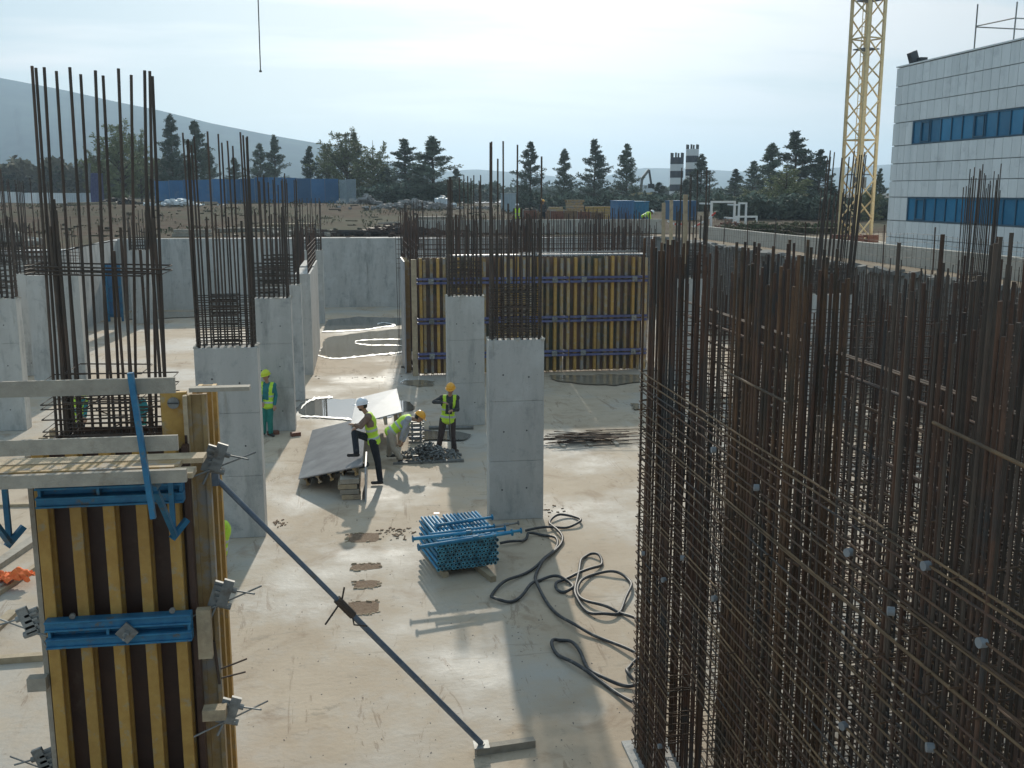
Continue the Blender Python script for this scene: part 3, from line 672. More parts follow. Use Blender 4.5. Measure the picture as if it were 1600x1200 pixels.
r = thing('column_formwork', 'yellow beam column formwork in the left foreground with blue steel walers', 'formwork', (-2.35, 9.9, 0))
MB().box(-3.04, -1.70, 9.82, 9.85, .02, 4.0).build('plywood_panel', 'ply', r)
for i, x in enumerate((-2.97, -2.675, -2.38, -2.085, -1.80)):
    o = hbeam(x, 9.61, .02, (4.06, 4.05, 4.07, 4.06, 4.10)[i] + U(-.02, .02), .105, .2).build('timber_beam', 'yellow_beam', r)
    bv = o.modifiers.new('bevel', 'BEVEL'); bv.width = .006; bv.segments = 1
# right hand side shutter, seen edge on
MB().box(-1.70, -1.675, 9.855, 10.85, .02, 4.12).build('plywood_panel', 'ply', r)
MB().box(-1.71, -1.655, 9.70, 9.815, .02, 4.05).build('edge_batten', 'ply', r)
for y, zt in ((9.95, 4.5), (10.3, 4.48), (10.65, 4.46)):
    MB().box(-1.67, -1.63, y - .05, y + .05, .02, zt).box(-1.53, -1.49, y - .05, y + .05, .02, zt).box(-1.63, -1.53, y - .013, y + .013, .02, zt).build('timber_beam', 'yellow_beam_worn' if y < 10 else 'yellow_beam', r)
MB().box(-1.92, -1.68, 9.96, 10.02, 3.6, 4.52).build('corner_post', 'yellow_beam', r)
MB().box(-1.70, -1.66, 9.86, 9.94, 3.2, 4.5).build('corner_batten', 'timber', r)
o = MB().disc((-1.80, 9.945, 4.42), (0, 1, 0), .055, .02, 18).build('lifting_ring', 'galv', r)
MB().box(-1.85, -1.75, 9.925, 9.934, 4.415, 4.425).build('lifting_pin', 'dark_metal', r)
# left hand shutter, tops peeping out
for y in (9.95, 10.3, 10.65): MB().box(-3.14, -3.08, y - .045, y + .045, .02, 4.05).build('timber_beam', 'timber', r)
MB().box(-3.06, -3.03, 9.84, 10.85, .02, 4.0).build('plywood_panel', 'ply', r)
MB().box(-3.09, -3.045, 9.66, 9.815, .02, 4.02).build('edge_batten', 'timber_grey', r)
# back shutter
MB().box(-3.0, -1.63, 10.87, 10.90, .02, 4.0).build('plywood_panel', 'ply', r)
def waler(z, x0, x1):
    w = MB().box(x0, x1, 9.50, 9.605, z + .035, z + .135).box(x0, x1, 9.50, 9.605, z - .135, z - .035).box(x0, x1, 9.585, 9.605, z - .035, z + .035)
    for x in (x0 + .02, (x0 + x1) / 2 - .12, x1 - .04): w.box(x, x + .03, 9.503, 9.585, z - .035, z + .035)
    w.box(x0, x1, 9.475, 9.499, z + .115, z + .135).box(x0, x1, 9.475, 9.499, z + .035, z + .055).box(x0, x1, 9.475, 9.499, z - .055, z - .035).box(x0, x1, 9.475, 9.499, z - .135, z - .115)
    o = w.build('waler', 'blue_steel', r)
    bv = o.modifiers.new('bevel', 'BEVEL'); bv.width = .004; bv.segments = 1
    return o
w1 = waler(2.33, -3.0, -1.68); w2 = waler(3.70, -2.98, -1.68); w3 = waler(.55, -2.96, -1.66)
def plate(x, z, w):
    MB().box(-.075, .075, -.012, .012, -.075, .075, Matrix.Translation((x, 9.455, z)) @ Matrix.Rotation(math.radians(45), 4, 'Y')).build('tie_plate', 'galv', w)
    MB().tube([(x, 9.30, z), (x, 9.48, z)], .012, 6).tube([(x, 9.40, z), (x, 9.44, z)], .03, 6).build('tie_rod', 'galv', w)
plate(-2.26, 2.33, w1); plate(-2.3, .55, w3)
for x in (-2.75, -1.85): MB().disc((x, 9.52, 2.50), (0, 1, 0), .028, .03, 10).build('wedge_lug', 'galv', w1)
def clampset(x, y, z, sx):
    c = MB()
    c.box(-.05, .05, -.02, .02, -.13, .13, Matrix.Translation((x, y, z)) @ Matrix.Rotation(sx * .35, 4, 'Y'))
    c.box(-.05, .05, -.02, .02, -.13, .13, Matrix.Translation((x + sx * .09, y - .02, z + .02)) @ Matrix.Rotation(sx * .35, 4, 'Y'))
    for q in range(4): c.box(-.06, .06, -.03, .03, -.012, .012, Matrix.Translation((x + sx * .045, y - .01, z - .1 + q * .06)) @ Matrix.Rotation(sx * .35, 4, 'Y'))
    c.tube([(x, y, z - .1), (x + sx * .13, y, z - .14)], .035, 8); c.tube([(x + sx * .10, y, z + .05), (x + sx * .19, y, z + .02)], .03, 8)
    c.tube([(x - sx * .3, y - .12, z - .20), (x + sx * .42, y + .1, z + .02)], .009, 6)
    c.tube([(x + sx * .15, y, z + .03), (x + sx * .36, y + .02, z - .03)], .009, 6)
    c.tube([(x, y, z - .1), (x - sx * .07, y - .05, z - .24)], .012, 6)
    c.build('corner_clamp', 'galv', r)
clampset(-1.47, 9.75, 2.55, 1); clampset(-1.46, 9.75, 1.32, 1); clampset(-1.47, 9.8, 3.90, 1)
clampset(-3.12, 9.7, 2.40, -1); clampset(-3.10, 9.7, .95, -1)
c = MB()
p = V(345, 1045, 9.9)
c.tube([p, p + Vector((.12, 0, .04)), p + Vector((.26, 0, .09))], .009, 6).tube([p + Vector((0, 0, -.1)), p + Vector((.24, 0, -.05))], .009, 6).tube([p + Vector((-.05, 0, .3)), p + Vector((-.02, 0, -.16))], .014, 6)
c.build('tie_hook', 'rebar_grey', r)
MB().box(-1.65, -1.52, 9.60, 9.69, 1.95, 2.45).build('packing_board', 'timber', r)
MB().box(-1.64, -1.42, 9.55, 9.69, 1.32, 1.43).build('packing_block', 'timber', r)
MB().box(-3.22, -3.05, 9.55, 9.655, 1.75, 1.88).build('packing_block', 'timber_grey', r)
# working platform on blue brackets, hung on the formwork
r = thing('working_platform', 'plank working platform with two guard boards hung on the left foreground formwork', 'platform', (-2.8, 9.1, 3.8))
for i, (y0, y1, xr, mm) in enumerate(((8.66, 8.70, -1.50, 'timber_grey'), (8.74, 8.96, -1.46, 'timber'), (8.98, 9.2, -1.62, 'yellow_beam_worn'), (9.22, 9.44, -1.44, 'timber'))):
    z = 4.0
    if i == 0:
        MB().box(-4.6, xr, y0, y1 + .02, z - .01, z + .10).build('toe_board', 'timber_grey', r)
    else: MB().box(-4.6, xr, y0, y1, z + .0 + i * .003, z + .045 + i * .003).build('plank', mm, r)
MB().box(-4.6, -1.62, 8.78, 8.84, 4.052, 4.10).build('plank', 'yellow_beam_worn', r)
for xb in (-3.22, -1.78):
    b = MB().beam((xb, 9.46, 3.94), (xb, 8.72, 3.94), .045, .07).beam((xb, 9.46, 3.85), (xb, 9.46, 3.25), .045, .045)
    b.beam((xb, 8.80, 3.88), (xb + .02, 9.40, 3.28), .045, .045).beam((xb - .01, 9.40, 3.25), (xb + .12, 9.5, 3.40), .05, .05)
    o = b.build('bracket', 'blue_steel', r)
    ptop = (xb + (-.10 if xb > -2.5 else 0), 8.60, 4.95)
    MB().beam(ptop, (xb, 8.62, 3.70), .052, .045, (1, 0, 0)).build('guard_post', 'blue_steel', r)
MB().box(-4.6, -1.545, 8.655, 8.69, 4.76, 4.89).build('guard_board', 'timber_grey', r)
MB().box(-4.6, -1.55, 8.655, 8.69, 4.27, 4.40).build('guard_board', 'timber_grey', r)
o = MB().box(-1.64, -1.08, 9.88, 10.0, 4.53, 4.57).solo('loose_board', 'timber_grey', (-1.36, 9.94, 4.53), label='short grey board lying on top of the foreground corner post', cat='board')
# long prop
r = thing('raking_prop', 'long blue grey steel prop bracing the foreground formwork down to the floor', 'prop', (1.26, 10.85, 0))
A = Vector((-1.45, 10.05, 3.62)); B = Vector((1.24, 10.83, .12)); D = (B - A).normalized(); mid = A + (B - A) * .425
bar('inner_tube', r, A, mid + D * .1, .026, 'prop_steel', 12); bar('outer_tube', r, mid, B, .033, 'prop_steel', 12)
MB().tube([mid - D * .05, mid + D * .22], .045, 12).build('collar', 'rebar_grey', r)
MB().tube([mid + Vector((-.16, -.05, -.22)), mid + Vector((.02, 0, .02)), mid + Vector((.05, .02, .16))], .010, 6).tube([mid + D * .2, mid + D * .2 + Vector((.02, -.05, -.1)), mid + D * .2 + Vector((.16, -.06, -.12))], .010, 6).build('handle', 'rebar_grey', r)
MB().box(B.x - .09, B.x + .09, B.y - .09, B.y + .09, .095, .11).tube([B, B + Vector((0, 0, -.02))], .04, 8).build('base_plate', 'galv', r)
MB().box(A.x - .1, A.x + .02, A.y - .06, A.y + .06, A.z - .05, A.z + .09).build('head_plate', 'prop_steel', r)
o = MB().box(-.05, .66, -.05, .05, 0, .09).solo('timber_sleeper', 'timber_grey', (0, 0, 0), label='squared timber lying under the foot of the long prop', cat='timber'); o.location = (1.22, 10.82, 0); o.rotation_euler.z = .12
# things on the floor at the left edge
def plank(u0, v0, u1, v1, w, h, label, m='timber', z=0.0):
    a, b = G(u0, v0, z), G(u1, v1, z); d = b - a
    o = MB().box(0, d.length, -w / 2, w / 2, 0, h).solo('timber_plank', m, (0, 0, 0), label=label, cat='plank', group='timbers on the floor at the left edge'); o.location = a; o.rotation_euler.z = math.atan2(d.y, d.x)
plank(-60, 925, 62, 842, .20, .10, 'thick grey plank at the left edge, farthest of the loose timbers there', 'timber_grey')
plank(-40, 955, 62, 885, .10, .08, 'pale batten at the left edge just below the orange cloth', 'timber')
plank(-60, 955, 30, 905, .16, .12, 'timber carrying the orange cloth at the left edge', 'timber_grey')
plank(-60, 1035, 22, 958, .16, .06, 'short pale board end poking in from the left edge below the battens', 'timber')
plank(-60, 1040, 75, 1030, .12, .09, 'squared timber running from the left edge to the formwork clamp', 'timber')
plank(0, 722, 60, 715, .12, .05, 'thin board on the floor left of the working platform', 'timber_grey')
plank(-20, 792, 60, 790, .12, .06, 'board on the floor seen below the platform at the left edge', 'timber')
cl = MB(); rnd = random.Random(3); N = 14
gp = G(22, 905, .12)
for j in range(N + 1):
    for i in range(N + 1):
        a = i / N - .5; b = j / N - .5
        z = .05 + .12 * math.exp(-((a - .15) ** 2 + b * b) * 14) + .03 * math.sin(a * 21 + b * 9) + .02 * math.sin(b * 31)
        cl.v.append((a * .55 + .05 * math.sin(b * 9), b * .4 + .05 * math.sin(a * 12), max(z, .015)))
for j in range(N):
    for i in range(N):
        a = j * (N + 1) + i; cl.f.append((a, a + 1, a + N + 2, a + N + 1)); cl.mi.append(0)
o = cl.solo('orange_cloth', 'orange_cloth', (0, 0, 0), smooth=True, label='crumpled orange safety cloth lying on timber at the left edge', cat='cloth'); o.location = gp

# ------------------------------------------------------------------ PROP STACK
ang = math.radians(10.5)
o0 = Vector((1.13, 16.35, .12)); ux = Vector((math.cos(ang), math.sin(ang), 0)); uy = Vector((-math.sin(ang), math.cos(ang), 0))
pm = MB()
n = 10
def annul(mb, ro, ri, y, flip=False):
    for j in range(n):
        a, b = 2 * math.pi * j / n, 2 * math.pi * (j + 1) / n
        q = [(math.cos(a) * ro, y, math.sin(a) * ro), (math.cos(b) * ro, y, math.sin(b) * ro), (math.cos(b) * ri, y, math.sin(b) * ri), (math.cos(a) * ri, y, math.sin(a) * ri)]
        mb.poly(q)
pm.cur = 2; annul(pm, .0325, .018, 0); pm.cur = 0
pm.tube([(0, 0, 0), (0, .012, 0)], .0325, n, cap=False); pm.tube([(0, .0, 0), (0, 1.25, 0)], .026, n, cap=False); annul(pm, .0325, .026, .012); pm.cur = 1; pm.tube([(0, 0, 0), (0, .35, 0)], .018, n, cap=False); pm.poly([(math.cos(a) * .018, .2, math.sin(a) * .018) for a in [2 * math.pi * j / n for j in range(n)]]); pm.cur = 0
pm.poly([(math.cos(a) * .026, 1.25, math.sin(a) * .026) for a in [2 * math.pi * j / n for j in range(n)]])
pme = pm.mesh('steel_prop', ['blue_prop', 'black_paint_bore_shade', 'prop_end'], smooth=False)  # bores are coloured black to paint in the shade inside the tubes
rot = Matrix.Rotation(ang, 4, 'Z')
for row in range(10):
    for c in range(16):
        if row == 9 and c in (5,): continue
        x = .035 + c * .067 + (.0335 if row % 2 else 0); z = .035 + row * .0585
        p = o0 + ux * x + Vector((0, 0, z)) + uy * U(-.010, .010)
        o = inst('steel_prop', pme, None, Matrix.Translation(p) @ rot)
        tag(o, 'blue steel prop packed in the honeycomb bundle beside the right column', 'steel prop', 'blue steel props packed in one bundle')
def loose(u0, v0, u1, v1, z, r_, label, m='blue_prop'):
    a, b = G(u0, v0, z), G(u1, v1, z + .02); d = (b - a).normalized()
    t = thing('steel_prop', label, 'steel prop', a)
    bar('outer_tube', t, a, a + (b - a) * .62, r_, m, 12); bar('inner_tube', t, a + (b - a) * .58, b, r_ * .8, m, 12)
    MB().disc(a, d, r_ * 1.9, .014, 8).build('end_plate', 'blue_prop', t); MB().disc(b, d, r_ * 1.8, .014, 8).build('end_plate', m, t)
    MB().disc(a + (b - a) * .6, d, r_ * 1.35, .09, 10).build('collar', m, t)
loose(682, 821, 769, 808, .745, .030, 'loose prop lying farthest back on the blue prop bundle')
loose(671, 835, 772, 822, .74, .026, 'thin loose prop second from the back on the bundle')
loose(762, 824, 810, 817, .745, .024, 'short grey prop end sticking out right behind the bundle', 'galv')
loose(645, 842, 789, 826, .76, .032, 'long loose prop in the middle of the bundle top with its plate at far left')
loose(654, 855, 800, 832, .755, .034, 'bright blue loose prop nearest the camera on the bundle')
loose(682, 846, 814, 829, .745, .030, 'loose prop beside the nearest one reaching to the hose')
for k, (f, lab) in enumerate(((.82, 'timber bearer sticking out in front of the prop bundle at right'), (.15, 'timber bearer under the left of the prop bundle'))):
    p = o0 + ux * 1.05 * f - uy * (.45 if k == 0 else 0); p.z = 0
    o = MB().box(-.05, .05, 0, 1.6, 0, .10).solo('timber_bearer', 'timber', (0, 0, 0), label=lab, cat='timber'); o.location = p; o.rotation_euler.z = ang + (.12 if k == 0 else 0)
MB().box(-.05, .05, -.04, .04, 0, .004).solo('red_tag', 'label_red', (0, 0, 0), label='small red tag lying on top of the blue prop bundle', cat='tag').location = o0 + ux * .25 + uy * .9 + Vector((0, 0, .73))

# ------------------------------------------------------------------ HOSES
def zc(p): return [(600 + x / 3.529, 760 + y / 3.529) for x, y in p]
HA = [(780, 250), (920, 232), (1020, 225), (1085, 200), (1050, 168), (970, 165), (915, 195), (930, 225), (985, 290), (950, 350), (880, 420), (840, 480), (840, 540), (890, 630), (980, 730), (1100, 800), (1250, 860), (1400, 940), (1480, 990), (1600, 1050)]
HB = [(640, 320), (740, 310), (785, 288), (800, 268), (870, 268), (940, 290), (955, 330), (900, 390), (850, 440), (760, 490), (660, 540), (600, 590), (600, 625), (680, 640), (760, 610), (820, 540), (880, 512), (960, 508), (1030, 535), (1040, 570), (1000, 585), (950, 570), (960, 535), (1040, 495), (1140, 465), (1200, 430), (1185, 390), (1130, 378), (1090, 410), (1075, 480), (1055, 560), (1060, 620), (1120, 690), (1200, 715), (1290, 705), (1330, 630), (1365, 550), (1330, 500), (1250, 480), (1160, 485), (1090, 530), (1068, 590), (1130, 645), (1250, 680), (1330, 710), (1410, 755), (1500, 800), (1640, 860)]
HC = [(1480, 1260), (1350, 1190), (1200, 1080), (1050, 990), (960, 930), (925, 880), (950, 850), (1020, 860), (1080, 920), (1130, 1010), (1220, 1075), (1330, 1100), (1420, 1100), (1540, 1080)]
HD = [(1560, 1110), (1450, 1075), (1375, 1065), (1340, 1035), (1350, 1000), (1400, 965), (1500, 940)]
for pts, lab in ((HA, 'black hose lying in one loop beside the prop bundle and running to the cage'), (HB, 'long black hose twisted into several loops between the column and the cage'),
                 (HC, 'black hose bent back in a narrow loop near the bottom centre'), (HD, 'short black hose curl touching the foot of the cage')):
    P = spline([G(u, v, .03) for u, v in zc(pts)], 6)
    for i, p in enumerate(P): p.z = .030 + .022 * (1 + math.sin(i * .45))
    o = MB().tube(P, .026, 8).solo('rubber_hose', 'hose', P[0], smooth=True, label=lab, cat='hose', group='black hoses on the pit floor')

# ------------------------------------------------------------------ FLOOR POCKETS + DEBRIS
for k, (u, v, w, h, lab) in enumerate(((568, 840, .62, .36, ''), (572, 886, .5, .22, ''), (573, 913, .42, .24, ''), (566, 950, .5, .36, ''))):
    c = G(u, v); mb = MB(); pts = []
    for i in range(22):
        a = 2 * math.pi * i / 22; rx = w / 2 * min(1, 1.25 * abs(math.cos(a)) ** .5 + .3); pts.append((c.x + math.copysign(abs(math.cos(a)) ** .45, math.cos(a)) * w / 2 + U(-.03, .03), c.y + math.copysign(abs(math.sin(a)) ** .45, math.sin(a)) * h / 2 * 1.4 + U(-.03, .03), .004))
    mb.poly(pts); fl = struct(mb.build('floor_pocket', 'mud'))
    mb = MB()
    for i in range(14):
        s = random.choice([-1, 1]); q = (c.x + U(-w / 2, w / 2), c.y + s * h * .7 + U(-.03, .03)) if R() < .6 else (c.x + s * w / 2, c.y + U(-h * .6, h * .6))
        mb.box(-.5, .5, -.5, .5, 0, 1, Matrix.Translation((q[0], q[1], .004)) @ Matrix.Rotation(U(-.5, .5), 4, 'Z') @ Matrix.Diagonal((U(.04, .10), U(.008, .02), U(.006, .02), 1)))
    o = mb.build('timber_splinter', 'timber'); tag(o, 'broken timber splinters round the %s brown pocket in the floor' % ('farthest', 'second', 'third', 'nearest')[k], 'splinters', kind='stuff')
mb = MB()
for i in range(130):
    if i < 60: c = G(618 + random.gauss(0, 14), 833 + random.gauss(0, 5))
    elif i < 85: c = G(435 + random.gauss(0, 8), 818 + random.gauss(0, 2))
    elif i < 105: c = G(860 + random.gauss(0, 12), 800 + random.gauss(0, 5))
    else: c = G(U(460, 640), U(588, 592))
    s = U(.012, .05); mb.box(-.5, .5, -.5, .5, 0, 1, Matrix.Translation((c.x, c.y, .002)) @ Matrix.Rotation(U(0, 3), 4, 'Z') @ Matrix.Diagonal((s * 1.6, s * .6, s * .35, 1)))
tag(mb.build('debris', 'mud'), 'brown crumbs and chips of timber scattered on the floor', 'debris', kind='stuff')
mb = MB()
for i in range(260):
    c = G(U(330, 1000), U(700, 1195)); s = U(.004, .011)
    mb.box(-.5, .5, -.5, .5, 0, 1, Matrix.Translation((c.x, c.y, .001)) @ Matrix.Rotation(U(0, 3), 4, 'Z') @ Matrix.Diagonal((s * U(1, 2.5), s, s * .6, 1)))
tag(mb.build('grit', 'dark_metal'), 'tiny dark grit strewn over the floor', 'grit', kind='stuff')
for u, v, l_, lab in ((455, 590, .6, 'brown brick beside the shear wall foot'), (427, 679, .3, 'brown brick beside the worker in green'), (462, 681, .25, 'small brick on the floor right of the second left column')):
    c = G(u, v); o = MB().box(-l_ / 2, l_ / 2, -.07, .07, 0, .1).solo('brick', 'rust_plate', (0, 0, 0), label=lab, cat='brick'); o.location = c; o.rotation_euler.z = .4
# loose rods pile
c0 = Vector((5.7, 25.4, 0))
for i in range(46):
    a = random.gauss(0, .22); ln = U(.8, 1.9); c = c0 + Vector((random.gauss(0, .35), random.gauss(0, .22), .03 + .012 * i * .35 + U(0, .03)))
    d = Vector((math.cos(a), math.sin(a), U(-.05, .05))) * ln / 2
    tag(bar('steel_rod', None, c - d, c + d, .011, 'rebar_fresh' if i % 2 else 'rebar'), 'rusty rod in the low heap of rods between the column and the big cage', 'steel rod', 'rusty rods in the heap on the floor')
for i in range(3):
    c = c0 + Vector((-.7 + i * .7, -.25, 0)); MB().box(-.05, .05, -.3, .3, 0, .05).solo('timber_bearer', 'timber_grey', (0, 0, 0), label='%s timber bearer under the rusty rod heap' % ('left', 'middle', 'right')[i], cat='timber').location = c
for i in range(4):
    a = G(965 + U(-15, 15), 672 + i * 8); bar_ = bar('steel_rod', None, a + Vector((-.8, 0, .02)), a + Vector((.9, U(-.1, .1), .03)), .011, 'rebar_fresh'); tag(bar_, 'thin rod lying beside the rod heap towards the big cage', 'steel rod', 'rods strewn beside the heap')
# low concrete kerb / joint on floor behind workers and grey tube
t = bar('steel_tube', None, G(670, 668, .05), G(740, 668, .05), .05, 'galv', 8); tag(t, 'grey tube lying on the floor behind the standing worker', 'tube')

# ------------------------------------------------------------------ FORMWORK PANELS ON THE FLOOR
def quad_slab(mb, a, b, c, d, th):
    nrm = (b - a).cross(d - a).normalized() * th
    mb.hexa([a - nrm, b - nrm, c - nrm, d - nrm, a, b, c, d]); return nrm
a = G(466, 748, .22); b = G(566, 727, .78); d = G(488, 672, .22); c = b + (d - a)
r = thing('formwork_panel', 'dark wet formwork panel lying tilted on the floor under a man\'s foot', 'formwork', (a.x, a.y, 0))
mb = MB(); nn = quad_slab(mb, a, b, c, d, .025); mb.build('plywood_sheet', 'ply_grey', r)
ex = (b - a).normalized(); ey = (d - a).normalized(); nz = nn.normalized()
PL = (d - a).length; PW = (b - a).length
for f in (.10, .29, .48, .67, .86):
    p = a + ex * PW * f - nz * .03 + ey * .05; q = p + ey * (PL - .1)
    mb = MB(); mb.beam(p - nz * .02, q - nz * .02, .08, .04, nz).beam(p - nz * .09, q - nz * .09, .03, .10, nz).beam(p - nz * .16, q - nz * .16, .08, .04, nz); mb.build('timber_beam', 'yellow_beam_worn', r)
for f in (.2, .75):
    p = a + ey * PL * f - nz * .25; q = p + ex * PW; MB().beam(p, q, .1, .1, nz).build('waler', 'dark_metal', r)
for k in range(4):
    z = .06 + k * .115; p = Vector((b.x - .28, b.y - .02, z)); o = MB().box(-.2, .2, 0, .5 + .05 * (k % 2), -.05, .05, Matrix.Translation((b.x - .28 + U(-.05, .05), b.y + .12, z))).solo('timber_block', 'timber_grey' if k % 2 else 'timber', (0, 0, 0), label='timber block propping up the dark panel, %s in its stack' % ('lowest', 'second', 'third', 'topmost')[k], cat='timber')
e = Vector((b.x + .07, b.y - .05, 0))
o = MB(); ef = Vector((ey.x, ey.y, 0)).normalized() * 1.9; quad_slab(o, e, e + ef, e + ef + Vector((0, 0, .60)), e + Vector((0, 0, .60)), .03)
o.solo('board', 'ply_pale', e, label='pale board standing on edge right of the dark panel', cat='board')
a = G(548, 664, .72); b = G(628, 643, .95); c_ = G(620, 607, .95); d = G(557, 622, .72)
r = thing('formwork_panel', 'pale formwork sheet lying behind the man with the white helmet', 'formwork', (a.x, a.y, 0))
mb = MB(); nn = quad_slab(mb, a, b, c_, d, .03); mb.build('plywood_sheet', 'ply_pale', r)
nz = nn.normalized()
for f in (.05, .35, .65, .95):
    p = a.lerp(b, f) - nz * .13; q = d.lerp(c_, f) - nz * .13; MB().beam(p, q, .08, .2, nz).build('timber_beam', 'yellow_beam_worn', r)
for f in (.1, .9):
    p = a.lerp(d, f) - nz * .23; q = b.lerp(c_, f) - nz * .23; p2 = p.lerp(q, .5)
    MB().box(p.x + .05, p.x + .15, p.y - .05, p.y + .05, 0, p.z).build('support_leg', 'timber', r); MB().box(q.x - .15, q.x - .05, q.y - .05, q.y + .05, 0, q.z).build('support_leg', 'timber', r)
# clamps: stack and heap
c0 = G(651, 691); r = thing('clamp_stack', 'neat stack of blue grey steel clamps behind the bent worker', 'clamps', c0)
for k in range(5):
    z = k * .115; mb = MB().box(c0.x - .15, c0.x + .15, c0.y - .12, c0.y + .12, z, z + .03).box(c0.x - .13, c0.x - .09, c0.y - .13, c0.y + .13, z + .03, z + .085).box(c0.x + .09, c0.x + .13, c0.y - .13, c0.y + .13, z + .03, z + .085).box(c0.x - .21, c0.x - .151, c0.y - .04, c0.y + .02, z + .005, z + .05).box(c0.x + .151, c0.x + .2, c0.y - .02, c0.y + .04, z + .02, z + .06)
    mb.box(c0.x - .14, c0.x + .14, c0.y - .11, c0.y + .11, z + .085, z + .113); mb.build('clamp', 'prop_steel' if k % 2 else 'galv', r)
c0 = G(668, 716); mb = MB()
for i in range(360):
    a = U(0, 2 * math.pi); q = abs(random.gauss(0, .45)); x = c0.x + math.cos(a) * q * .95; y = c0.y + math.sin(a) * q * .6
    if abs(x - c0.x) > .78 or abs(y - c0.y) > .5: continue
    z = .03 + max(0, .34 - q * .38) * R() ** .6 + .02
    m4 = Matrix.Translation((x, y, z)) @ Matrix.Rotation(U(0, 6), 4, 'Z') @ Matrix.Rotation(U(-.9, .9), 4, 'X') @ Matrix.Rotation(U(-.9, .9), 4, 'Y')
    if R() < .5: mb.box(-U(.04, .09), U(.04, .09), -.025, .025, -.015, .015, m4)
    else: mb.tube([m4 @ Vector((-.06, 0, 0)), m4 @ Vector((.07, 0, 0))], U(.012, .03), 6)
tag(mb.build('clamp_heap', 'galv'), 'loose heap of small grey steel clamps and couplers between the two orange helmets', 'clamps', kind='stuff')
r = thing('bearer_rails', 'grey steel rails on the floor under the heap of clamps', 'rails', c0)
for k, (dy, zz) in enumerate(((-.50, .0), (-.40, .0), (.1, .0))): MB().box(c0.x - .85 + .1 * k, c0.x + .85, c0.y + dy, c0.y + dy + .06, zz, .05).build('bearer_rail', 'galv', r)

# ------------------------------------------------------------------ PEOPLE
def capsule(bm, a, b, ra, rb, n=12):
    a = Vector(a); b = Vector(b); d = b - a; Ln = d.length
    if Ln < 1e-5: return
    q = d.to_track_quat('Z', 'Y').to_matrix().to_4x4(); prof = []
    for i in range(5): t = -math.pi / 2 + i * math.pi / 8; prof.append((ra * math.cos(t), ra * math.sin(t)))
    for i in range(5): t = i * math.pi / 8; prof.append((rb * math.cos(t), Ln + rb * math.sin(t)))
    rows = []
    for rr, z in prof:
        rows.append([bm.verts.new(Matrix.Translation(a) @ q @ Vector((max(rr, .0005) * math.cos(2 * math.pi * j / n), max(rr, .0005) * math.sin(2 * math.pi * j / n), z))) for j in range(n)])
    for r0, r1 in zip(rows, rows[1:]):
        for j in range(n): bm.faces.new((r0[j], r0[(j + 1) % n], r1[(j + 1) % n], r1[j]))
    bm.faces.new(list(reversed(rows[0]))); bm.faces.new(rows[-1])
def ellip(bm, c, rad, mtx=None):
    m = Matrix.Translation(Vector(c)) @ (mtx or Matrix.Identity(4)) @ Matrix.Diagonal((*rad, 1))
    bmesh.ops.create_icosphere(bm, subdivisions=3, radius=1, matrix=m)
def remeshed(bm, name, voxel, smooth=4, fac=.5):
    me = bpy.data.meshes.new(name); bm.to_mesh(me); bm.free()
    o = bpy.data.objects.new(name, me); COL.objects.link(o)
    md = o.modifiers.new('r', 'REMESH'); md.mode = 'VOXEL'; md.voxel_size = voxel; md.use_smooth_shade = True
    ms = o.modifiers.new('s', 'SMOOTH'); ms.iterations = smooth; ms.factor = fac
    dg = bpy.context.evaluated_depsgraph_get(); dg.update()
    me2 = bpy.data.meshes.new_from_object(o.evaluated_get(dg)); bpy.data.objects.remove(o); bpy.data.meshes.remove(me)
    me2.name = name; me2.materials.clear()
    return me2
def frame(z, f):                          # matrix with Z along z and -Y towards f
    z = Vector(z).normalized(); f = Vector(f); y = -(f - z * f.dot(z)).normalized(); x = y.cross(z).normalized()
    return Matrix((x, y, z)).transposed().to_4x4()
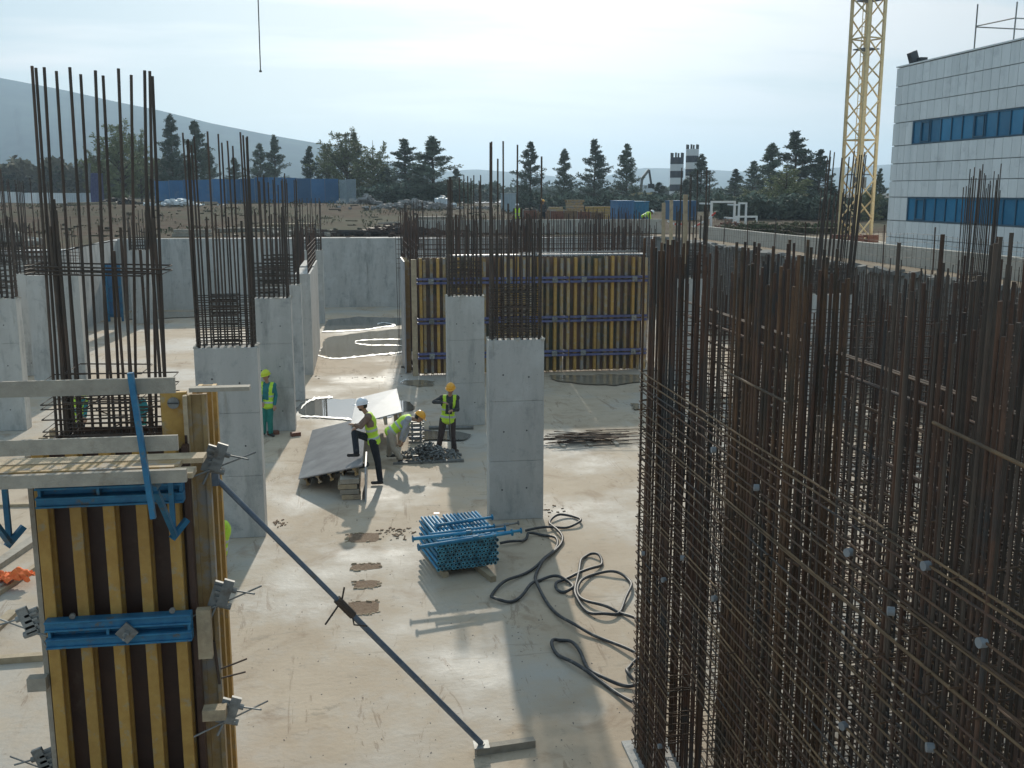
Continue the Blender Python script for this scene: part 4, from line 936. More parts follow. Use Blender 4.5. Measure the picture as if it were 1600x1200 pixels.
def person(label, base, J, face, mats, voxel=.011, vest=True, vestopen=False, sleeves=True, shw=.19, hd=1.0):
    """J: joints in metres relative to base; face: facing direction of head; mats: skin shirt trousers boots helmet"""
    J = {k: Vector(v) for k, v in J.items()}; root = thing('person', label, 'person', base)
    hipc = (J['hipL'] + J['hipR']) / 2; shc = (J['shL'] + J['shR']) / 2; side = (J['shR'] - J['shL']).normalized(); spine = (shc - hipc).normalized()
    fr = J.get('front', Vector(face)); tf = frame(spine, fr); hf = frame(J['headup'], face)
    head = J['head']; F3 = Vector(face).normalized(); hu = Vector(J['headup']).normalized(); fx = (F3 - hu * F3.dot(hu)).normalized(); sx = fx.cross(hu)
    def limb(bm, parts, add=0.0):
        for a, b, ra, rb in parts: capsule(bm, J[a], J[b], ra + add, rb + add)
    ARM = [('shL', 'elL', .052, .040), ('elL', 'haL', .038, .028), ('shR', 'elR', .052, .040), ('elR', 'haR', .038, .028)]
    LEG = [('hipL', 'knL', .085, .058), ('knL', 'anL', .055, .038), ('hipR', 'knR', .085, .058), ('knR', 'anR', .055, .038)]
    def torso(bm, add=0.0):
        ellip(bm, hipc + spine * .04, (.165 + add, .115 + add, .13 + add), tf)
        ellip(bm, hipc.lerp(shc, .45), (.145 + add, .105 + add, .17 + add), tf)
        ellip(bm, hipc.lerp(shc, .76), (.175 + add, .115 + add, .16 + add), tf)
        capsule(bm, J['shL'], J['shR'], .055 + add, .055 + add)
    def dirn(a, b): return (J[b] - J[a]).normalized()
    bm = bmesh.new(); torso(bm); limb(bm, ARM); limb(bm, LEG)
    capsule(bm, shc, head - hu * .07, .055, .05)
    ellip(bm, head, (.078, .098, .118), hf); ellip(bm, head - hu * .075 + fx * .035, (.052, .05, .045), hf)
    capsule(bm, head + fx * .09 + hu * .01, head + fx * .112 - hu * .022, .010, .016)
    for s in (-1, 1):
        ellip(bm, head + sx * s * .078 - hu * .01, (.012, .022, .034), hf); ellip(bm, head + sx * s * .03 + fx * .082 + hu * .012, (.017, .012, .011), hf)
    ellip(bm, head + fx * .088 - hu * .052, (.026, .012, .010), hf)
    for s in 'LR':
        d = dirn('el' + s, 'ha' + s); w = J['ha' + s]; up = spine if abs(spine.dot(d)) < .9 else fx
        sd = d.cross(up).normalized(); pn = d.cross(sd).normalized(); c = w + d * .05
        ellip(bm, c, (.040, .020, .052), frame(d, pn))
        for q, ln in ((-1.5, .062), (-.5, .074), (.5, .070), (1.5, .055)):
            p0 = c + sd * q * .020 + d * .035; p1 = p0 + d * ln * .55 + pn * .012; p2 = p1 + d * ln * .3 + pn * .036
            capsule(bm, p0, p1, .0095, .009, 8); capsule(bm, p1, p2, .009, .008, 8)
        p0 = c - sd * .03 - d * .01; capsule(bm, p0, p0 - sd * .028 + d * .03 + pn * .012, .011, .010, 8); capsule(bm, p0 - sd * .028 + d * .03 + pn * .012, p0 - sd * .022 + d * .06 + pn * .03, .010, .009, 8)
    me = remeshed(bm, 'person_body', voxel, 3); me.materials.append(M['skin'])
    def add(me, name, par=root):
        o = bpy.data.objects.new(name, me); COL.objects.link(o); o.parent = par; return o
    add(me, 'body')
    bm = bmesh.new(); torso(bm, .012)
    for a, b, ra, rb in ARM:
        if a[:2] == 'el': capsule(bm, J[a], J[a].lerp(J[b], .92), ra + .014, rb + .016)
        else: capsule(bm, J[a], J[b], ra + .016, rb + .014)
    me = remeshed(bm, 'shirt', voxel * 1.2, 3); me.materials.append(M[mats['shirt']]); add(me, 'shirt')
    bm = bmesh.new(); ellip(bm, hipc + spine * .01, (.18, .13, .13), tf)
    for a, b, ra, rb in LEG:
        if a[:2] == 'kn': capsule(bm, J[a], J[a].lerp(J[b], .97), ra + .020, rb + .030)
        else: capsule(bm, J[a], J[b], ra + .018, rb + .020)
    me = remeshed(bm, 'trousers', voxel * 1.2, 3); me.materials.append(M[mats['trousers']]); add(me, 'trousers')
    for s in 'LR':
        an, to = J['an' + s], J['to' + s]; d = (to - an); d.z = 0; d.normalize(); zz = to.z
        bm = bmesh.new(); capsule(bm, an + Vector((0, 0, .03)), Vector((an.x, an.y, zz + .045)), .052, .045); capsule(bm, Vector((an.x, an.y, zz + .04)) - d * .03, Vector((an.x, an.y, zz + .038)) + d * .17, .042, .040)
        me = remeshed(bm, 'boot', voxel * 1.1, 2); me.materials.append(M[mats.get('boots', 'boot')]); add(me, 'boot')
    if vest:
        bm = bmesh.new(); torso(bm, .032); ellip(bm, hipc - spine * .03, (.20, .15, .10), tf)
        me = remeshed(bm, 'vest', voxel * 1.2, 4); me.materials.append(M['hivis']); me.materials.append(M['reflective']); me.materials.append(M[mats['shirt']])
        inv = (Matrix.Translation(hipc) @ tf).inverted(); LT = (shc - hipc).length
        for p in me.polygons:
            c = inv @ p.center
            if .10 * LT < c.z < .10 * LT + .05 or .42 * LT < c.z < .42 * LT + .05: p.material_index = 1
            if c.y < 0 and abs(c.x) < (.085 if vestopen else .012 + max(0, c.z - .62 * LT) * .35) and (vestopen and c.z > .28 * LT or not vestopen): p.material_index = 2
            if abs(c.x) > .165 and c.z > .62 * LT: p.material_index = 2
        add(me, 'safety_vest')
    # hair and helmet
    bm = bmesh.new(); ellip(bm, head - fx * .018 + hu * .004, (.084, .096, .115), hf)
    me = remeshed(bm, 'hair', .015, 1); bmh = bmesh.new(); bmh.from_mesh(me)
    dele = [f for f in bmh.faces if (f.calc_center_median() - head).dot(fx) > .035 - max(0, (f.calc_center_median() - head).dot(hu)) * .2 or (f.calc_center_median() - head).dot(hu) < -.06]
    bmesh.ops.delete(bmh, geom=dele, context='FACES'); bmh.to_mesh(me); bmh.free(); me.materials.append(M['hair']); add(me, 'hair')
    if mats.get('beard'):
        bm = bmesh.new(); ellip(bm, head - hu * .075 + fx * .038, (.058, .055, .042), hf); me = remeshed(bm, 'beard', .012, 1); me.materials.append(M['hair']); add(me, 'beard')
    if mats.get('helmet'):
        hm_ = MB(); N = 28; Kk = 9; hc = head + hu * .045 - fx * .005
        rows = []
        for k in range(Kk):
            t = k / (Kk - 1) * math.pi / 2
            for j in range(N):
                a = 2 * math.pi * j / N; rr = math.cos(t)
                ridge_ = .006 if abs(math.cos(a)) < .2 or k == Kk - 1 else 0
                hm_.v.append(tuple(hc + sx * math.cos(a) * .112 * rr + fx * math.sin(a) * .135 * rr + hu * (.125 * math.sin(t) + ridge_)))
        for k in range(Kk - 1):
            for j in range(N): hm_.f.append((k * N + j, k * N + (j + 1) % N, (k + 1) * N + (j + 1) % N, (k + 1) * N + j)); hm_.mi.append(0)
        hm_.f.append(tuple((Kk - 1) * N + j for j in range(N))); hm_.mi.append(0)
        me = hm_.mesh('helmet', mats['helmet'], smooth=True); ho_ = add(me, 'helmet')
        br = MB(); ri = []
        for lay in (0, .008):
            for sc in (1.0, 1.0):
                pass
        for j in range(N):
            a = 2 * math.pi * j / N; ex_ = .014 + (.05 * max(0, math.sin(a)) ** 1.5)
            for e, z in ((0, .004), (ex_, -.008), (ex_, -.014), (0, -.004)):
                br.v.append(tuple(hc + sx * math.cos(a) * (.112 + min(e, .02)) + fx * math.sin(a) * (.135 + e) + hu * z))
        for j in range(N):
            for q in range(4):
                a0 = j * 4 + q; a1 = j * 4 + (q + 1) % 4; b0 = ((j + 1) % N) * 4 + q; b1 = ((j + 1) % N) * 4 + (q + 1) % 4
                br.f.append((a0, b0, b1, a1)); br.mi.append(0)
        me = br.mesh('brim', mats['helmet'], smooth=True); o = add(me, 'brim', ho_)
    return root
def jv(base, Y, d):                       # joints from photo pixels on the plane Y (+ depth offset)
    out = {}
    for k, v in d.items():
        if len(v) == 3 and k not in ('headup', 'front'): out[k] = V(v[0], v[1], Y + v[2]) - base
        else: out[k] = Vector(v)
    return out
# man in the white helmet, one foot on the panel, forearms on the knee
bs = G(591, 756); Y = bs.y
person('man in white helmet and yellow vest resting one foot on the dark panel', bs,
       jv(bs, Y, dict(hipL=(583, 689, -.10), hipR=(585, 687, .12), shL=(575, 651, -.20), shR=(577, 649, .16), head=(566, 633.5, -.02), knL=(590, 720, -.1), anL=(594, 750, -.1), toL=(578, 757, -.1),
                      knR=(554, 677, -.15), anR=(557, 707, -.50), toR=(545, 714, -.50), elL=(564, 667, -.24), haL=(555, 664, -.22), elR=(562, 664, .05), haR=(556, 668, -.05), headup=(-.12, 0, 1), front=(-1, 0, -.3))),
       (-1, -.1, -.12), dict(shirt='shirt_brown', trousers='trouser_navy', boots='boot', helmet='helmet_white', beard=True), vestopen=False)
# bent worker
bs = G(618, 722); Y = bs.y
person('worker in orange helmet and grey shirt bending beside the heap of clamps', bs,
       jv(bs, Y, dict(hipL=(610, 676, -.1), hipR=(610, 674, .12), shL=(638, 655, -.18), shR=(638, 652, .18), head=(655, 652, 0), knL=(614, 699, -.1), anL=(626, 716, -.12), toL=(636, 723, -.12),
                      knR=(609, 696, .15), anR=(608, 710, .25), toR=(616, 714, .25), elL=(631, 672, -.2), haL=(626, 687, -.15), elR=(636, 675, .2), haR=(630, 690, .1), headup=(.55, 0, .75), front=(.4, 0, -1))),
       (.75, -.1, -.6), dict(shirt='shirt_grey', trousers='trouser_beige', boots='boot', helmet='helmet_orange'))
# standing worker with a rod
bs = G(698, 706); Y = bs.y
person('worker in orange helmet and dark clothes standing with legs apart, looking down', bs,
       jv(bs, Y, dict(hipL=(693, 655, 0), hipR=(706, 655, 0), shL=(691, 622, 0), shR=(713, 622, 0), head=(704, 608, -.08), knL=(689, 680, -.05), anL=(685, 701, 0), toL=(682, 706.5, -.1),
                      knR=(707, 681, -.05), anR=(710, 701, 0), toR=(713, 706, -.1), elL=(678, 628, -.08), haL=(692, 629, -.24), elR=(715, 640, -.1), haR=(707, 641, -.26), headup=(-.05, -.3, 1), front=(0, -1, 0))),
       (-.25, -1, -.55), dict(shirt='shirt_dark', trousers='trouser_brown', boots='boot_brown', helmet='helmet_orange'), vestopen=True)
tag(bar('steel_rod', None, V(701, 630, Y - .30), G(706, 709, 0), .011, 'galv'), 'thin upright rod held by the standing worker in dark clothes', 'rod')
# worker in green overalls
bs = G(418, 681); Y = bs.y
person('worker in green overalls, yellow vest and lime helmet half hidden by the nearest left column', bs,
       jv(bs, Y, dict(hipL=(412, 632, 0), hipR=(422, 632, 0), shL=(409, 601, 0), shR=(427, 602, 0), head=(415, 587, -.06), knL=(412, 656, -.04), anL=(412, 676, 0), toL=(409, 681, -.1),
                      knR=(422, 656, -.04), anR=(423, 676, 0), toR=(426, 682, -.1), elL=(405, 617, -.05), haL=(409, 628, -.2), elR=(431, 618, .02), haR=(429, 633, -.1), headup=(-.1, -.2, 1), front=(-.3, -1, 0))),
       (-.6, -.8, -.35), dict(shirt='shirt_teal', trousers='trouser_green', boots='boot', helmet='helmet_yellow'), vestopen=True)
# crouching worker behind the foreground formwork
bs = G(340, 897); Y = bs.y
person('crouching worker in a yellow jacket half hidden behind the right side of the foreground formwork', bs,
       jv(bs, Y, dict(hipL=(340, 862, -.1), hipR=(344, 860, .12), shL=(348, 822, -.16), shR=(350, 820, .16), head=(334, 803, 0), knL=(318, 850, -.12), anL=(330, 888, -.1), toL=(316, 897, -.1),
                      knR=(318, 848, .12), anR=(332, 884, .12), toR=(318, 893, .12), elL=(328, 846, -.2), haL=(314, 858, -.1), elR=(328, 843, .2), haR=(314, 856, .1), headup=(-.4, 0, 1), front=(-1, 0, -.4))),
       (-1, 0, -.4), dict(shirt='hivis', trousers='trouser_navy', boots='boot', helmet='helmet_yellow'), voxel=.014)
# two workers seen through the foreground cage
for (u, lab, sh, tr, dx) in ((122, 'bending worker in a yellow vest glimpsed through the foreground cage bars at left', 'shirt_teal', 'trouser_navy', 1), (218, 'worker in teal clothes glimpsed through the foreground cage bars at right', 'shirt_teal', 'trouser_green', -1)):
    bs = G(u, 692); Y = bs.y
    person(lab, bs, jv(bs, Y, dict(hipL=(u - 5, 652, 0), hipR=(u + 5, 652, 0), shL=(u - 9 + dx * 3, 626, -.1), shR=(u + 9 + dx * 3, 626, -.1), head=(u + 6 * dx, 615, -.2), knL=(u - 6, 672, -.04), anL=(u - 6, 688, 0), toL=(u - 7, 692, -.1),
                      knR=(u + 6, 672, -.04), anR=(u + 6, 688, 0), toR=(u + 8, 692, -.1), elL=(u - 8 + dx * 5, 642, -.2), haL=(u + dx * 7, 652, -.3), elR=(u + 12, 640, -.15), haR=(u + 8 + dx * 3, 652, -.3), headup=(dx * .3, -.3, 1), front=(dx * .4, -1, -.3))),
           (dx * .6, -.8, -.5), dict(shirt=sh, trousers=tr, boots='boot', helmet='helmet_yellow'), voxel=.016, vest=(dx == 1))
# far workers on the bank
def standing(h=1.75): return dict(hipL=(-.1, 0, .92), hipR=(.1, 0, .92), shL=(-.19, 0, 1.42), shR=(.19, 0, 1.42), head=(0, -.03, 1.64), knL=(-.1, -.02, .5), anL=(-.1, 0, .08), toL=(-.1, -.1, 0), knR=(.12, -.02, .5), anR=(.13, 0, .08), toR=(.13, -.1, 0),
                                     elL=(-.26, .0, 1.14), haL=(-.22, -.1, .92), elR=(.26, .0, 1.14), haR=(.2, -.14, .95), headup=(0, 0, 1), front=(0, -1, 0))
p = V(808, 345, 64); p.z = terr(p.x, p.y)
person('tiny far worker in yellow vest standing on the bank before the leftmost separate pine', p, standing(), (0, -1, 0), dict(shirt='shirt_dark', trousers='trouser_navy', helmet='helmet_white'), voxel=.025)
p = V(848, 338, 72); p.z = terr(p.x, p.y)
person('tiny far worker in dark clothes beside the brown sheet fence beyond the pit', p, standing(), (1, -.3, 0), dict(shirt='shirt_dark', trousers='trouser_navy', helmet='helmet_orange'), voxel=.025, vest=False)
p = V(1005, 343, 66); p.z = terr(p.x, p.y)
j = standing(); j.update(shL=(.38, -.18, 1.12), shR=(.38, .18, 1.12), head=(.58, 0, 1.16), elL=(.42, -.2, .85), haL=(.5, -.15, .62), elR=(.42, .2, .85), haR=(.5, .15, .62), headup=(.6, 0, .6), front=(.5, 0, -1), hipL=(0, -.1, .9), hipR=(0, .1, .9), knL=(.05, -.1, .5), knR=(.05, .1, .5), anL=(0, -.1, .08), anR=(0, .12, .08), toL=(.1, -.1, 0), toR=(.1, .12, 0))
person('tiny far worker in a yellow jacket bending beside the blue container', p, j, (.8, 0, -.5), dict(shirt='hivis', trousers='trouser_navy', helmet='helmet_white'), voxel=.025)

# ------------------------------------------------------------------ OFFICE BUILDING
BX, BY0, BY1, BT = 24.0, 14.0, 44.6, 11.85
r = thing('office_building', 'white stone clad office block with two blue ribbon windows', 'building', (30, 30, 3.9))
MB().box(BX + .10, 46, BY0, BY1 - .03, 3.6, BT - .06).build('wall_core', 'facade_back', r)
MB().box(BX - .03, 46, BY0, BY1 + .02, BT, BT + .06).build('parapet_cap', 'facade', r)
MB().box(BX + .10, 46, BY1 - .029, BY1 + .0, 3.6, BT - .02).build('side_wall', 'facade', r)
strips = [(8.45, 9.43), (5.15, 6.17)]; WY = 42.95
rows = [(11.83, 11.03), (11.02, 10.23), (10.22, 9.45), (9.43, 8.45), (8.43, 7.66), (7.65, 6.9), (6.89, 6.19), (6.17, 5.15), (5.13, 4.4), (4.39, 3.7)]
pmsh = MB().box(0, .10, -.5, .5, 0, 1).mesh('stone_panel', 'facade')
rest = MB(); npan = 0
for zt, zb_ in rows:
    iswin = (zb_, zt) in [(a, b) for a, b in strips]
    y = BY1; w = .55
    while y > BY0 + .3:
        if iswin and y - w < WY:
            if y > WY + .05: pass
            else: break
        y1 = y; y0 = y - w
        if iswin: y0 = max(y0, WY)
        if y1 - y0 > .1:
            if y0 > 30.8 and npan < 298:
                inst('stone_panel', pmsh, r, Matrix.Translation((BX + U(0, .006), (y0 + y1) / 2, zb_ + .006)) @ Matrix.Diagonal((1, (y1 - y0) - .024, zt - zb_ - .024, 1))); npan += 1
            else: rest.box(BX + U(0, .006), BX + .1, y0 + .007, y1 - .007, zb_ + .006, zt - .006)
        y = y0 if not iswin else (y0 if y0 > WY + .001 else 0)
tag(rest.build('stone_panel_field', 'facade', r), kind='stuff')
for a, b in strips:
    MB().box(BX + .02, BX + .10, BY0 + .3, WY, a + .0, a + .05).build('window_sill', 'frame_dark', r); MB().box(BX + .02, BX + .10, BY0 + .3, WY, b - .05, b).build('window_head', 'frame_dark', r)
    y = WY - .03; k = 0
    while y > BY0 + 1:
        w = .78 if k else .62
        op = k in (1, 6, 11, 16)
        f = MB().box(BX + .01, BX + .09, y - .05, y, a + .05, b - .05).build('window_mullion', 'frame_dark', r)
        MB().box(BX + .055, BX + .075, y - w + .002, y - .052, a + .052, b - .052).build('window_pane', 'glass_blue', r)
        if op:
            yy0, yy1 = y - w + .04, y - .09
            MB().box(BX - .005, BX + .05, yy0, yy1, a + .07, a + .11).box(BX - .005, BX + .05, yy0, yy1, b - .11, b - .07).box(BX - .005, BX + .05, yy0, yy0 + .04, a + .11, b - .11).box(BX - .005, BX + .05, yy1 - .04, yy1, a + .11, b - .11).build('opening_sash', 'frame_dark', r)
        y -= w; k += 1
p = V(1416, 100, 44.0); p = Vector((24.4, 43.9, BT + .06))
f = thing('floodlight', 'dark floodlight on the roof corner of the office block', 'floodlight', p)
MB().box(-.28, .28, -.09, .09, -.24, .24, Matrix.Translation((p.x - .05, p.y, p.z + .32)) @ Matrix.Rotation(-.35, 4, 'Y') @ Matrix.Rotation(.5, 4, 'Z')).build('lamp_housing', 'dark_metal', f)
MB().box(p.x + .05, p.x + .38, p.y - .45, p.y - .15, p.z + .04, p.z + .28).build('ballast_box', 'dark_metal', f)
MB().tube([(p.x, p.y, p.z), (p.x, p.y, p.z + .2)], .04, 8).build('mount', 'dark_metal', f)
r = thing('roof_scaffold', 'thin tube frame standing on the office roof', 'scaffold', (25.5, 39, BT))
sx_ = [(24.4, 39.0), (25.9, 39.0), (25.9, 36.4), (24.4, 36.6)]
sx_ = [(24.3, 39.2), (26.8, 39.4), (27.1, 37.3), (24.5, 37.0)]
for (x, y) in sx_: bar('standard', r, (x, y, BT), (x + U(-.03, .03), y, BT + 1.55 + U(-.2, .3)), .028, 'galv')
for i in range(4):
    a = sx_[i]; b = sx_[(i + 1) % 4]; bar('ledger', r, (*a, BT + .95), (*b, BT + .95 + U(-.03, .03)), .025, 'galv')
bar('standard', r, (24.5, 35.4, BT), (24.5, 35.4, BT + .9), .025, 'galv')

# ------------------------------------------------------------------ TOWER CRANE MAST
cxp = V(1335, 378, 47.5); cx, cy = cxp.x, cxp.y; zb = 3.9
r = thing('tower_crane', 'yellow lattice mast of a tower crane beside the office block', 'crane', (cx, cy, zb))
hw = .52; ca = math.radians(22)
def cc_(sx, sy, z): return Vector((cx + (sx * math.cos(ca) - sy * math.sin(ca)) * hw, cy + (sx * math.sin(ca) + sy * math.cos(ca)) * hw, z))
ZT = 30.0
cs = [(-1, -1), (1, -1), (1, 1), (-1, 1)]
for s in cs: MB().beam(cc_(*s, zb), cc_(*s, ZT), .13, .13).build('leg', 'crane_yellow', r)
for i in range(4):
    a, b = cs[i], cs[(i + 1) % 4]; z = zb + .3; k = 0
    while z < ZT - 1:
        h = .93
        p, q = (a, b) if k % 2 == 0 else (b, a)
        if z < 18: bar('brace', r, cc_(*p, z), cc_(*q, z + h), .038, 'crane_yellow')
        if k % 5 == 0 and z < 18: bar('strut', r, cc_(*a, z), cc_(*b, z), .038, 'crane_yellow')
        if z >= 18 and k % 2 == 0: bar('brace', r, cc_(*p, z), cc_(*q, z + h * 2), .038, 'crane_yellow')
        z += h; k += 1
for z in (7.2, 13.0, 15.2, 20.7): MB().hexa([cc_(s[0] * .82, s[1] * .82, z) for s in cs] + [cc_(s[0] * .82, s[1] * .82, z + .05) for s in cs]).build('rest_platform', 'prop_steel', r)
lad = MB()
for s in (-.22, .22): lad.tube([(cx + s, cy + .1, zb), (cx + s, cy + .1, 18)], .02, 5)
lad = lad.build('ladder', 'crane_yellow', r)
for z in frange(zb + .3, 16, .34): bar('rung', r, (cx - .22, cy + .1, z), (cx + .22, cy + .1, z), .014, 'crane_yellow')
MB().box(cx - .25, cx + .25, cy - .35, cy + .0, 6.6, 7.1).build('junction_box', 'galv', r)
for s in cs: MB().box(-.28, .28, -.28, .28, -.1, .45, Matrix.Translation(cc_(*s, zb))).build('foot', 'rust_plate', r)
MB().box(cx - 1.6, cx + 1.6, cy - 1.6, cy + 1.6, 3.7, 4.0).build('foundation', 'concrete_pale', r)
a = V(405, -60, 40); b = V(407, 110, 40)
r = thing('crane_rope', 'thin crane hoist rope hanging out of the sky at the upper left', 'rope', b)
bar('rope', r, a + Vector((0, 0, 8)), b, .022, 'dark_metal'); MB().tube([b, b + Vector((0, 0, -.06))], .05, 8).build('rope_end', 'dark_metal', r)

# ------------------------------------------------------------------ LOW WALL AND NET FENCE AT THE RIGHT
r = thing('low_wall', 'low pale concrete wall along the sandy track before the office block', 'wall', (18.6, 35, 3.9))
ys = [12, 17, 22, 27, 31, 35, 39, 43, 47, 51, 55]
for a, b in zip(ys, ys[1:]): MB().box(18.55, 18.8, a + .01, b - .01, 3.8, 4.55 + U(-.015, .015)).build('wall_segment', 'concrete_pale', r)
r = thing('low_wall', 'pale concrete upstand wall beyond the far right of the pit', 'wall', (12, 62.5, 3.9))
for a, b in zip((3.5, 7, 11, 15), (7, 11, 15, 18.7)): MB().box(a + .01, b - .01, 62.3, 62.6, 3.7, 4.75).build('wall_segment', 'concrete_pale', r)
r = thing('net_fence', 'thin wire net fence on posts along the pit edge at the right', 'fence', (17.5, 30, 3.9))
for y in frange(14, 54, 3.1): bar('fence_post', r, (17.5, y, 3.85), (17.5 + U(-.05, .05), y, 5.25 + U(-.1, .1)), .022, 'rebar')
for z in (4.05, 4.3, 4.55, 4.8, 5.05): 
    P = [(17.5, y, z + .05 * math.sin(y * 1.1) + U(-.02, .02)) for y in frange(14, 54.3, .8)]; MB().tube(P, .004, 4).build('wire', 'rebar_grey', r)
w = MB()
for y in frange(14, 54, .28): w.tube([(17.5, y, 4.0), (17.5 + U(-.02, .02), y + U(-.05, .05), 5.1)], .005, 4)
tag(w.build('net_mesh', 'rebar_grey', r), kind='stuff')
for i, (u0, v0, u1, v1, Y) in enumerate(((1043, 345, 1065, 350, 40), (1082, 355, 1118, 332, 40))):
    a, b = V(u0, v0, Y), V(u1, v1, Y); N = 6
    t = thing('barrier_tape', 'sagging red and white barrier tape %s' % ('between two timber posts', 'rising right of the tallest timber post')[i], 'tape', a)
    for k in range(N):
        s0, s1 = k / N, (k + 1) / N; f = lambda s: a.lerp(b, s) - Vector((0, 0, .25 * s * (1 - s)))
        MB().beam(f(s0), f(s1), .01, .07).build('tape_band', 'white_paint' if k % 2 == 0 else 'tape_red', t)
for u, vt, vb_, Y, w_, lab in ((1037, 317, 372, 26, .08, 'left of the three timber posts above the cages'), (1049, 313, 372, 28, .08, 'middle and dimmest of the three timber posts above the cages'), (1071, 304, 372, 24, .09, 'tallest right timber post above the cages')):
    p = V(u, vt, Y); b = V(u - 1, vb_ + 40, Y); MB().beam(b, p, w_, w_).solo('timber_post', 'timber', b, label=lab, cat='post')

# ------------------------------------------------------------------ FAR YARD: FENCES, CONTAINERS, STACKS
def sheetfence(label, pts, h, npan, m, base=None, name='sheet_fence', cor=True):
    r = thing(name, label, 'fence', (pts[0][0], pts[0][1], 0)); (x0, y0), (x1, y1) = pts
    L_ = math.hypot(x1 - x0, y1 - y0); dx, dy = (x1 - x0) / L_, (y1 - y0) / L_
    for k in range(npan):
        s0, s1 = L_ * k / npan + .02, L_ * (k + 1) / npan - .02; mb = MB(); nn = 14; zb_ = terr(x0 + dx * s0, y0 + dy * s0) - .1 if base is None else base; ht = h + U(-.05, .05)
        for i in range(nn):
            a = s0 + (s1 - s0) * i / nn; b = s0 + (s1 - s0) * (i + 1) / nn; o1, o2 = (.03, .03) if i % 2 else (-.03, -.03)
            p = lambda s, o, z: (x0 + dx * s - dy * o, y0 + dy * s + dx * o, z)
            mb.hexa([p(a, o1, zb_), p(b, o2, zb_), p(b, o2 + .02, zb_), p(a, o1 + .02, zb_), p(a, o1, zb_ + ht), p(b, o2, zb_ + ht), p(b, o2 + .02, zb_ + ht), p(a, o1 + .02, zb_ + ht)])
        mb.build('sheet_panel', m[k % len(m)], r)
        MB().box(x0 + dx * s0 - .05, x0 + dx * s0 + .05, y0 + dy * s0 + .07, y0 + dy * s0 + .17, zb_, zb_ + ht + .05).build('fence_post', 'galv', r)
a, b = V(243, 318, 104), V(530, 318, 104)
sheetfence('long blue corrugated sheet fence on the bank before the trees', [(a.x, 104), (b.x, 104)], 2.5, 13, ['blue_fence', 'blue_fence', 'blue_fence'])
a, b = V(530, 318, 104), V(556, 318, 99)
sheetfence('grey end of the sheet fence turning towards the pit', [(a.x + .1, 104), (b.x, 99)], 2.35, 2, ['grey_sheet'])
a, b = V(-60, 302, 112), V(150, 302, 112)
sheetfence('low whitish sheet fence at the far left before the wood', [(a.x, 112), (b.x, 112)], 1.15, 9, ['white_sheet'])
a, b = V(832, 342, 70), V(965, 342, 70)
sheetfence('rusty brown sheet fence beyond the pit below the far pines', [(a.x, 74), (b.x, 74)], 1.0, 6, ['rust_plate', 'mud'])
def container(label, u0, u1, v0, v1, Y, m, dep=2.4, cat='container', name='container'):
    a = V(u0, v1, Y); b = V(u1, v0, Y); zg = terr(a.x, Y) - .05; zt = b.z
    r = thing(name, label, cat, ((a.x + b.x) / 2, Y + dep / 2, zg)); MB().box(a.x, b.x, Y, Y + dep, zg, zt).build('body', m, r)
    mb = MB()
    for x in frange(a.x + .1, b.x - .1, .22): mb.box(x, x + .1, Y - .04, Y - .002, zg + .15, zt - .12)
    mb.build('corrugation', m, r, kind='stuff'); MB().box(a.x - .05, b.x + .05, Y - .05, Y + dep, zt + .002, zt + .08).build('roof', m, r)
    return r
container('blue site container in front of the far pines', 965, 990, 315, 337, 78, 'blue_fence')
container('blue green container right of the blue one, worker bending before it', 992, 1014, 316, 337, 80, 'blue_prop')
container('blue container behind the timber posts', 1052, 1088, 315, 336, 84, 'blue_fence')
container('small grey site cabin beyond the pit at the centre', 788, 806, 303, 326, 95, 'grey_sheet', cat='cabin', name='site_cabin')
container('dark shed low among the trees at left centre', 566, 640, 294, 318, 112, 'concrete_dark', cat='shed', name='shed')
container('blue water tank on the bank at the left behind the tall bars', 141, 155, 272, 296, 108, 'purple_steel', dep=1.4, cat='tank', name='water_tank')
tag(bar('utility_post', None, V(139, 297, 107), V(140, 255, 107), .13, 'galv', 8), 'pale post standing left of the blue water tank', 'post')
def beamstack(label, u0, u1, v0, v1, Y, m):
    a = V(u0, v1, Y); b = V(u1, v0, Y); zg = terr(a.x, Y); n = max(2, int((b.z - zg) / .22)); r = thing('beam_stack', label, 'beam stack', (a.x, Y, zg))
    for k in range(n):
        for j in range(3):
            MB().box(a.x + U(0, .25), b.x - U(0, .25), Y + j * .3, Y + j * .3 + .12, zg + k * .22, zg + k * .22 + .18).build('beam', m, r)
beamstack('stack of yellow formwork beams before the far pines, tallest one', 884, 914, 308, 330, 86, 'yellow_beam_worn')
beamstack('long low stack of yellow beams right of the tallest stack', 914, 962, 318, 334, 84, 'yellow_beam')
beamstack('low stack of yellow beams left of the tallest stack', 855, 884, 321, 334, 84, 'yellow_beam_worn')
beamstack('stack of yellow beams between the timber posts', 1035, 1060, 325, 336, 88, 'yellow_beam')
beamstack('pile of grey planks at the pit back edge, left centre', 265, 330, 352, 368, 61, 'timber_grey')
# white gate frames
def gframe(label, u0, v0, u1, v1, Y, bend=0):
    a = V(u0, v1, Y); b = V(u1, v0, Y); zg = terr(a.x, Y); r = thing('portal_gate', label, 'gate', (a.x, Y, zg)); zt = b.z
    for x in (a.x, b.x): MB().box(x - .06, x + .06, Y - .06, Y + .06, zg, zt).build('upright', 'white_paint', r)
    MB().box(a.x - .06, b.x + .06, Y - .06, Y + .06, zt + .002, zt + .12).build('crossbar', 'white_paint', r)
    MB().box(a.x - .06, a.x + .06, Y + .062, Y + 2.2, zt - .1, zt).build('arm', 'white_paint', r)
gframe('white portal frame left of the dark trees, larger one', 1110, 317, 1148, 372, 62)
gframe('small white portal frame right of the larger one', 1154, 319, 1166, 342, 70)
gframe('low white trestle on the bank right of the portal frames', 1150, 340, 1182, 352, 66)
